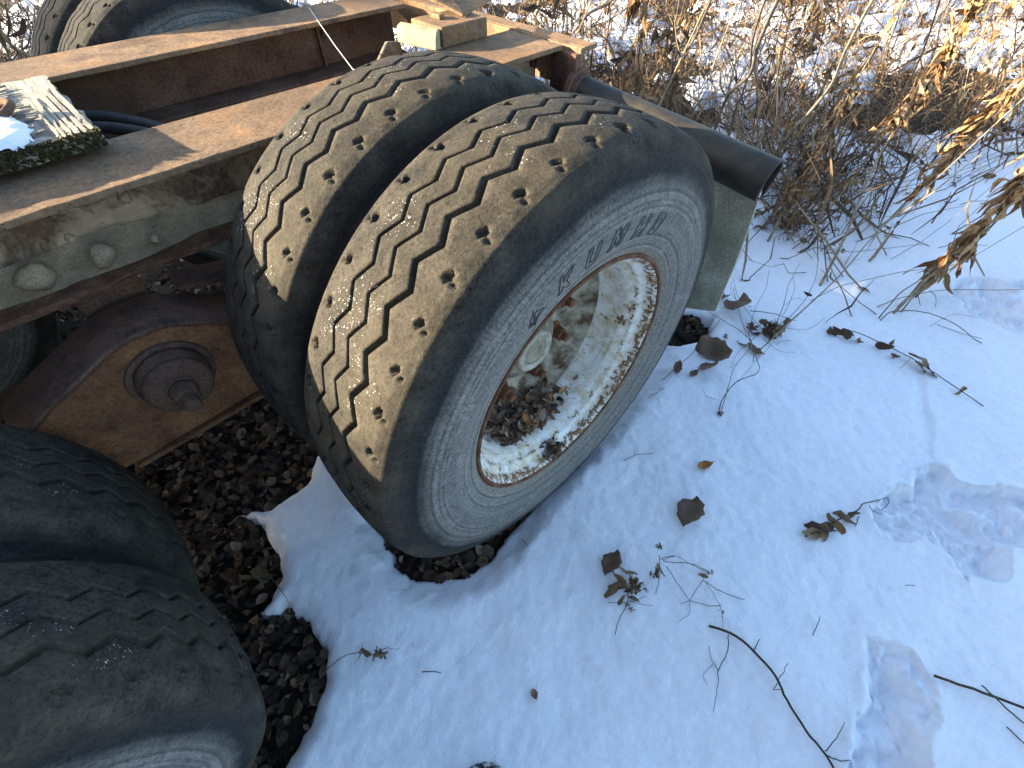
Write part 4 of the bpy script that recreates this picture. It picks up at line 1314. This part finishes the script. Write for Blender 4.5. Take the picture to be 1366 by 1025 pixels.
plant('leaf_cluster', 'withered brown leaf cluster with seed heads on the centre snow', 'dead plant', [
    ([(821, 848), (825, 828), (836, 808), (838, 795), (832, 772)], [0, .008, .016, .020, .02], .0008, .0012), ([(811, 804), (838, 804), (862, 795)], .008, .0006, .0006), ([(838, 800), (855, 806), (871, 808)], .008, .0006, .0005),
    ([(836, 795), (846, 785), (860, 780)], .016, .0008, .0006)], 'stem_dark', [(826, 770, 26, .02), (818, 786, 28, .016), (824, 782, 24, .02), (839, 762, 24, .022), (842, 780, 22, .016), (829, 800, 14, .01), (846, 800, 14, .01)], 'dry_leaf',
    [(845, 782, .022, 26, .014), (842, 812, .010, 10, .006), (837, 806, .009, 8, .006), (862, 787, .010, 8, .010)])
plant('wiry_weed', 'thin wiry dead weed sprawling on snow above the long branch', 'dead plant', [
    ([(945, 763), (920, 752), (890, 750), (884, 745), (900, 742)], [.002, .03, .04, .04, .04], .0010, .0012), ([(889, 755), (905, 780), (920, 801)], [.04, .02, .006], .0011, .0008),
    ([(938, 774), (928, 788), (920, 801), (908, 806)], [.02, .014, .006, .002], .0011, .0006), ([(920, 801), (945, 808), (962, 808)], [.006, .006, .004], .0009, .0009), ([(938, 772), (950, 790), (962, 812), (965, 838)], [.02, .016, .012, .01], .0008, .0006),
    ([(941, 776), (962, 790), (993, 800)], [.016, .012, .004], .0011, .0009), ([(880, 740), (880, 765), (875, 793)], [.05, .03, .004], .0011, .0009), ([(885, 748), (902, 742), (925, 755), (945, 763)], [.04, .045, .03, .004], .0007, .0006),
    ([(920, 803), (920, 818), (906, 829)], [.004, .004, .002], .0007, .0004)], 'stem_grey', [(882, 760, 16, .03), (876, 764, 14, .03), (868, 768, 14, .02), (938, 768, 12, .016)], 'dry_leaf',
    [(881, 730, .013, 14, .05), (963, 818, .009, 8, .012), (946, 764, .010, 10, .006), (870, 768, .010, 8, .015)])
plant('small_twig', 'tiny forked black twig on snow beside the round grey leaf', 'twig', [([(832, 615), (850, 607), (873, 605)], [.003, .006, .004], .0009, .0006), ([(847, 608), (846, 603)], [.006, .01], .0006, .0004)])
plant('small_twig', 'tiny bent black twig below the tyre at the leaning flap twig', 'twig', [([(866, 530), (876, 524), (887, 517)], [.003, .006, .004], .0009, .0006)])
plant('small_twig', 'dark needle-like twig lying on snow at the lower left', 'twig', [([(563, 896), (575, 896), (589, 898)], .003, .0013, .0008)])
plant('small_twig', 'short dark twig on snow just below the tyre hollow', 'twig', [([(696, 719), (704, 729)], .003, .0009, .0006)])
plant('small_twig', 'short upright twig on snow right of the long branch', 'twig', [([(1084, 848), (1090, 835), (1094, 823)], [.002, .008, .012], .0010, .0007)])
plant('small_twig', 'short flat twig on snow below the upper footprint', 'twig', [([(1207, 781), (1220, 781)], .002, .0008, .0006)])

# dark clump of unclear kind poking out at the bottom edge
o = lump('dark_clump', 'speckled_clump', None, tuple(at(640, 1052, -.01)), .055, 91, .75)
tag(o, 'dark snow-dusted clump poking out of the snow at the bottom edge', 'clump')
# dark sod with matted leaves under the mud flap
sod = lump('sod_clump', 'soil', None, tuple(at(918, 441, .0)), .085, 92, .55); tag(sod, 'dark sod clump with matted leaves beneath the mud flap', 'clump')
bb = MB(); c0 = np.array(at(918, 441, 0.0))
for i in range(160):
    a = random.uniform(0, 6.28); r = random.uniform(0, .085); p = np.array([r * math.cos(a), r * math.sin(a) * .7, .045 * (1 - (r / .09) ** 2) + random.uniform(0, .01)])
    bb.leaf(p, (random.gauss(0, .6), random.gauss(0, .6), 1), (random.gauss(0, 1), random.gauss(0, 1), 0), random.uniform(.02, .045), random.uniform(.008, .02), random.uniform(-.2, .3), random.random() * .7, .2)
lv = bb.build('matted_leaves', 'litter', sod, smooth=False); lv['kind'] = 'stuff'
lv.matrix_parent_inverse = sod.matrix_world.inverted(); lv.parent = sod; lv.matrix_parent_inverse = Matrix.Identity(4)

# ------------------------------------------------------------------ the thicket
def weed_mesh(kind, seed):
    global rng
    random.seed(seed); rng = np.random.default_rng(seed)
    st = MB(); lf = MB()
    H = {0: 1.0, 1: .8, 2: .65, 3: 1.15}[kind] * random.uniform(.85, 1.15)
    lean = np.array([random.gauss(0, .16), random.gauss(0, .16), 1.0])
    top = lean * H
    main = densify(wobble_path((0, 0, -.03), top, 5, .025), 2)
    st.tube(main, .0055 if kind != 2 else .0036, .0018, 5, random.random())
    nb = {0: 9, 1: 16, 2: 12, 3: 4}[kind]
    for k in range(nb):
        t = random.uniform(.15, .98); i = int(t * (len(main) - 1)); p = main[i]
        a = random.uniform(0, 6.28); L = random.uniform(.10, .32) * (1.15 - .5 * t)
        d = np.array([math.cos(a), math.sin(a), random.uniform(.1, 1.3)]); d /= np.linalg.norm(d)
        br_ = wobble_path(p, p + d * L, 4, .04, random.uniform(-.02, .03)); st.tube(br_, .0022, .0010, 4, random.random(), cap=False)
        if kind in (1, 2):
            for j in range(random.randint(2, 5)):
                q = br_[random.randint(1, 4)]; dd = d * .5 + rng.normal(0, .6, 3); dd /= np.linalg.norm(dd); l2 = random.uniform(.03, .12)
                st.tube([q, q + dd * l2 * .5 + rng.normal(0, .004, 3), q + dd * l2], .0014, .0007, 3, random.random(), cap=False)
        nl = {0: 3, 1: 2, 2: 5, 3: 1}[kind]
        for j in range(nl):
            q = br_[random.randint(1, 4)]; l2 = random.uniform(.035, .11)
            dd = np.array([random.gauss(0, .6), random.gauss(0, .6), random.gauss(-.7, .4)]); dd /= np.linalg.norm(dd)
            lf.ribbon(densify([q, q + dd * l2 * .5 + rng.normal(0, .010, 3), q + dd * l2], 2), random.uniform(.006, .015), .005, random.random(), random.uniform(-3, 3))
    if kind == 0:
        for k in range(16):
            t = random.uniform(.3, .98); p = main[int(t * (len(main) - 1))]; l2 = random.uniform(.05, .13)
            dd = np.array([random.gauss(0, .35), random.gauss(0, .35), -1]); dd /= np.linalg.norm(dd)
            lf.ribbon(densify([p, p + np.array([dd[0] * .03, dd[1] * .03, .005]), p + dd * l2 * .6 + rng.normal(0, .008, 3), p + dd * l2], 2), random.uniform(.009, .022), .006, random.random(), random.uniform(-4, 4))
    return st, lf


VAR = []
for i in range(14):
    k = (0, 1, 2, 3, 1, 2, 0, 2, 1, 3, 2, 1, 0, 2)[i]
    st, lf = weed_mesh(k, 300 + i)
    VAR.append((k, st.mesh('stem', ('stem_grey', 'stem_dark', 'stem_dark', 'stem_pale')[k] if i % 3 else 'grass'), lf.mesh('dead_leaves', 'gold_leaf' if k == 0 else 'dry_leaf', smooth=False)))
random.seed(11); rng = np.random.default_rng(11)


def put_weed(x, y, var, sc, rz, label, group):
    k, sm, lm = VAR[var]
    t = thing('dry_weed', label, 'weed', (x, y, gz(x, y)), group)
    t.rotation_euler = (random.gauss(0, .10), random.gauss(0, .10), rz); t.scale = (sc, sc, sc)
    link('stem', sm, t); q = link('dead_leaves', lm, t); q['kind'] = 'stuff'
    return t


def weed_spots(n, pw=.62):
    out = np.zeros((0, 2))
    while len(out) < n:
        k = n * 6
        r = rng.random(k) ** pw * 8.2 + .6; a = rng.uniform(-.35, 1.9, k)
        x = .6 + r * np.cos(a); y = -.35 + r * np.sin(a)
        ok = thick_side(x, y) > .05 + rng.uniform(0, .3, k)
        ok &= ~((y < 2.35) & (x < .92 + .22 * np.maximum(0, y)))
        ok &= ~((y >= 2.35) & (x < -3))
        ok &= rng.random(k) < .30 + .9 * (fbm(x, y, 1.1, 3, 141) + .5)
        out = np.r_[out, np.c_[x, y][ok]]
    return out[:n]


for i, (x, y) in enumerate(weed_spots(215, 1.15)):
    put_weed(x, y, random.randrange(14), random.uniform(.65, 1.25), random.uniform(0, 6.28), 'dry brown weed standing in the tangled thicket behind the trailer', 'dry weeds in the thicket behind the trailer')
for i in range(34):
    px_, py_ = random.uniform(955, 1200), random.uniform(150, 335)
    q = at(px_, py_); 
    put_weed(q[0], q[1], random.choice((0, 1, 2, 4, 5, 6, 7, 8, 10, 11, 12, 13)), random.uniform(.30, .62), random.uniform(0, 6.28), 'small tangled brown weed just behind the bumper tube end', 'small weeds behind the bumper tube')
for i in range(46):
    x = random.uniform(-2.6, 1.2); y = random.uniform(2.6, 6.5)
    put_weed(x, y, random.randrange(14), random.uniform(.5, .85), random.uniform(0, 6.28), 'dry straw-coloured weed beyond the far side of the trailer', 'dry weeds beyond the trailer')

# fallen dead grass, too dense to count
bb = MB()
cl = np.array([at(random.gauss(1070, 80), random.gauss(245, 60))[:2] for _ in range(420)])
spots = np.r_[weed_spots(5600, 1.1), cl, np.c_[rng.uniform(-2.8, 1.5, 1500), rng.uniform(2.5, 6.5, 1500)]]
for (x, y), z in zip(spots, ground_z(spots[:, 0], spots[:, 1])):
    a = random.gauss(.5, 1.1); L = random.uniform(.15, .75); up = abs(random.gauss(.6, .7))
    d = np.array([math.cos(a), math.sin(a), up]); d /= np.linalg.norm(d); p0 = np.array([x, y, z + .01 + random.uniform(0, .06)])
    P = wobble_path(p0, p0 + d * L, 4, .05, -.03 * random.random())
    if random.random() < .5: bb.ribbon(P, random.uniform(.004, .012), .003, random.random(), random.uniform(-3, 3))
    else: bb.tube(P, random.uniform(.0014, .0038), .0009, 3, random.random(), cap=False)
o = bb.build('dead_grass', 'grass', smooth=False); tag(o, 'tangle of fallen dead grass and stems over the snow behind', 'dead grass', kind='stuff')
bb = MB()
cx_ = np.r_[weed_spots(10000, 1.1), cl]; tkx = snow_thickness(cx_[:, 0], cx_[:, 1]); gx = ground_z(cx_[:, 0], cx_[:, 1])
for (x, y), t, z in zip(cx_, tkx, gx):
    if t > .03 and random.random() < .80: continue
    L = random.uniform(.025, .07); a = random.uniform(0, 6.28)
    bb.leaf((x, y, z + max(t, 0) + random.uniform(.002, .03)), (random.gauss(0, .7), random.gauss(0, .7), 1), (math.cos(a), math.sin(a), 0), L, L * random.uniform(.2, .5), random.uniform(-.3, .4), random.random(), .3)
o = bb.build('thicket_litter', 'dry_leaf', smooth=False); tag(o, 'dead brown leaves matted in the bare hollows of the thicket', 'leaf litter', kind='stuff')


# big withered stalks with hanging golden leaves
def ray_at_height(px, py, z):
    return on_plane(px, py, 2, z)


def big_stalk(label, base_px, top_px, top_z, leafy, mat='stem_pale', r0=.006, r1=.003, n=60, lmat='gold_leaf', wl=(.012, .026), L=(.06, .15), name='leafy_stalk'):
    b0 = at(*base_px, -.02); t0 = ray_at_height(*top_px, top_z)
    t = thing(name, label, 'dead plant', tuple(b0))
    P = densify(wobble_path(np.zeros(3), t0 - b0, 6, .008), 3)
    bb = MB(); bb.tube(P, r0, r1, 7); bb.build('stem', mat, t)
    if n:
        for k in range(n):
            u = random.uniform(*leafy); p = np.array(P[int(u * (len(P) - 1))])
            l2 = random.uniform(*L)
            ax = (P[-1] - P[0]) / np.linalg.norm(P[-1] - P[0])
            dd = -ax + rng.normal(0, .22, 3); dd /= np.linalg.norm(dd); side = rng.normal(0, .012, 3)
            Q = densify([p, p + side * .8 + dd * l2 * .15, p + side * 1.5 + dd * l2 * .55 + rng.normal(0, .010, 3), p + side * 1.3 + dd * l2 + rng.normal(0, .012, 3)], 3)
            lb = MB(); lb.ribbon(Q, random.uniform(*wl), random.uniform(.004, .008), random.random(), random.uniform(-4, 4), .6); lb.build('leaf', lmat, t, smooth=False)
    return t


big_stalk('tall stalk hung with curled golden leaves near the top right', (1088, 392), (1330, -60), .42, (.50, 1.0), n=110)
big_stalk('golden withered leaf stalk at the right edge above clean snow', (1185, 425), (1420, 180), .10, (.30, 1.0), n=80, L=(.06, .14))
big_stalk('golden leafy weed at the upper right edge', (1180, 300), (1400, 70), .30, (.35, 1.0), n=80, L=(.05, .11), wl=(.008, .018))
big_stalk('stalk of drooping yellow-brown leaves in the middle of the thicket', (1020, 330), (1170, 60), .15, (.25, .85), n=80, L=(.05, .11), wl=(.008, .018))
big_stalk('pale straight bare stalk leaning up through the thicket', (1034, 206), (1172, -15), .55, (0, 1), n=0, r0=.0075, r1=.004, name='bare_stalk')
big_stalk('thick grey bare stalk behind the bumper tube end', (948, 186), (1042, -10), .50, (0, 1), 'stem_grey', .009, .006, n=0, name='bare_stalk')
big_stalk('second grey bare stalk close behind the bumper tube', (968, 190), (1022, -5), .45, (0, 1), 'stem_grey', .006, .004, n=0, name='bare_stalk')
big_stalk('thin pale bare stalk right behind the tyre shoulder', (872, 150), (952, -10), .50, (0, 1), 'stem_grey', .0055, .0035, n=0, name='bare_stalk')
big_stalk('long thin pale stalk slanting across the right side of the thicket', (1000, 480), (1400, 100), .30, (0, 1), 'stem_pale', .0028, .0016, n=0, name='bare_stalk')
big_stalk('dark leaning branch crossing behind the frame tail', (742, 62), (830, -12), .40, (0, 1), 'stem_grey', .010, .006, n=0, name='bare_stalk')
big_stalk('slanting grey branch among weeds behind the crossmember', (770, 60), (845, 2), .05, (0, 1), 'stem_grey', .008, .005, n=0, name='bare_stalk')
big_stalk('tan peeling stump stalk just behind the frame tail', (718, 45), (722, -15), .10, (0, .9), 'stem_pale', .020, .014, n=10, L=(.06, .12), name='bare_stalk')
big_stalk('single slender dark stalk at the top right corner', (1160, 250), (1260, -20), .60, (0, 1), 'stem_dark', .003, .0018, n=0, name='bare_stalk')

# ------------------------------------------------------------------ unseen spruces and buildings, added to shade the near snow and tyres
def spruce(x, y, h, r, label):
    random.seed(int(abs(x * 100 + y * 7)))
    z0 = gz(x, y)
    t = thing('shade_spruce', label, 'tree', (x, y, z0))
    bb = MB(); bb.tube([(0, 0, -.2), (0, 0, h * .5), (0, 0, h)], .16, .03, 10); bb.build('trunk', 'bark', t)
    bb = MB()
    for i in range(4200):
        u = random.random() ** .8; zz = .3 + u * (h - .3); rr = r * (1 - u) ** .8 + .05
        a = random.uniform(0, 6.28); q = rr * math.sqrt(random.random()); L = random.uniform(.25, .5)
        p = np.array([q * math.cos(a), q * math.sin(a), zz - q * .3])
        d = np.array([math.cos(a), math.sin(a), -.35]); e = np.array([-math.sin(a), math.cos(a), random.gauss(0, .3)])
        bb.add([p, p + d * L * .5 + e * .09, p + d * L, p + d * L * .5 - e * .09], [(0, 1, 2, 3)], random.random())
    bb.build('crown', 'spruce_needles', t, smooth=False)


SPR = [(-23.8, 19.0, 11.5, 2.3, 'unseen spruce added to shade the front wheels, nearer of two'), (-27.6, 20.0, 12.5, 2.6, 'unseen spruce added to shade the front wheels, farther of two'),
       (-5.9, -2.0, 10.5, 2.5, 'unseen spruce added ahead to block low sky light, middle of three'), (-6.4, 1.6, 10.0, 2.4, 'unseen spruce added ahead to block low sky light, right of three'), (-5.2, -5.4, 10.0, 2.6, 'unseen spruce added ahead to block low sky light, left of three')]  # added unseen: far pair shades front wheels, the rest block low sky


def shade_barn(name, label, x0, x1, y0, y1, eave, ridge):  # unseen building shape, added only for the shade its roof line casts
    bn = thing(name, label, 'shade blocker', (x1, y0, -.5)); yc = (y0 + y1) / 2
    o = np.array([x1, y0, -.5])
    bb = MB(); v = [(x0, y0, -.7), (x1, y0, -.7), (x1, y1, -.7), (x0, y1, -.7), (x0, y0, eave), (x1, y0, eave), (x1, y1, eave), (x0, y1, eave), (x0, yc, ridge - .12), (x1, yc, ridge - .12)]
    bb.add([np.array(p) - o for p in v], [(0, 1, 5, 4), (1, 2, 6, 9, 5), (2, 3, 7, 6), (3, 0, 4, 8, 7), (4, 5, 9, 8), (6, 7, 8, 9)]); bb.build('wall', 'bark', bn, smooth=False)
    for ye in (y0 - .4, y1 + .4):
        zl = eave - .27; bb = MB()
        q = [(x0 - .1, yc, ridge - .06), (x1, yc, ridge - .06), (x1, ye, zl - .06), (x0 - .1, ye, zl - .06), (x0 - .1, yc, ridge), (x1, yc, ridge), (x1, ye, zl), (x0 - .1, ye, zl)]
        bb.add([np.array(p) - o for p in q], [(0, 1, 2, 3), (7, 6, 5, 4), (0, 4, 5, 1), (1, 5, 6, 2), (2, 6, 7, 3), (3, 7, 4, 0)]); bb.build('roof', 'rust_top', bn, smooth=False)
    xm = (x0 - x1) * .5
    bb = MB(); bb.box((xm - .8, -.06, 0), (xm + .8, -.004, 2.6)); bb.build('door', 'stem_grey', bn, smooth=False)


shade_barn('shade_barn', 'unseen gabled block with a pitched roof, added to shade the near snow', -29.6, -21.15, 16.5, 22.5, 4.6, 7.45)
shade_barn('shade_shed', 'unseen lower gabled block, added to shade snow but not the far wheels', -21.04, -19.05, 17.2, 21.8, 4.6, 7.10)
shade_barn('shade_store', 'unseen end gabled block, added to shade the snow at the right', -18.93, -17.4, 17.0, 22.0, 4.6, 7.30)
for x, y, h, r, lb in SPR: spruce(x, y, h, r, lb)
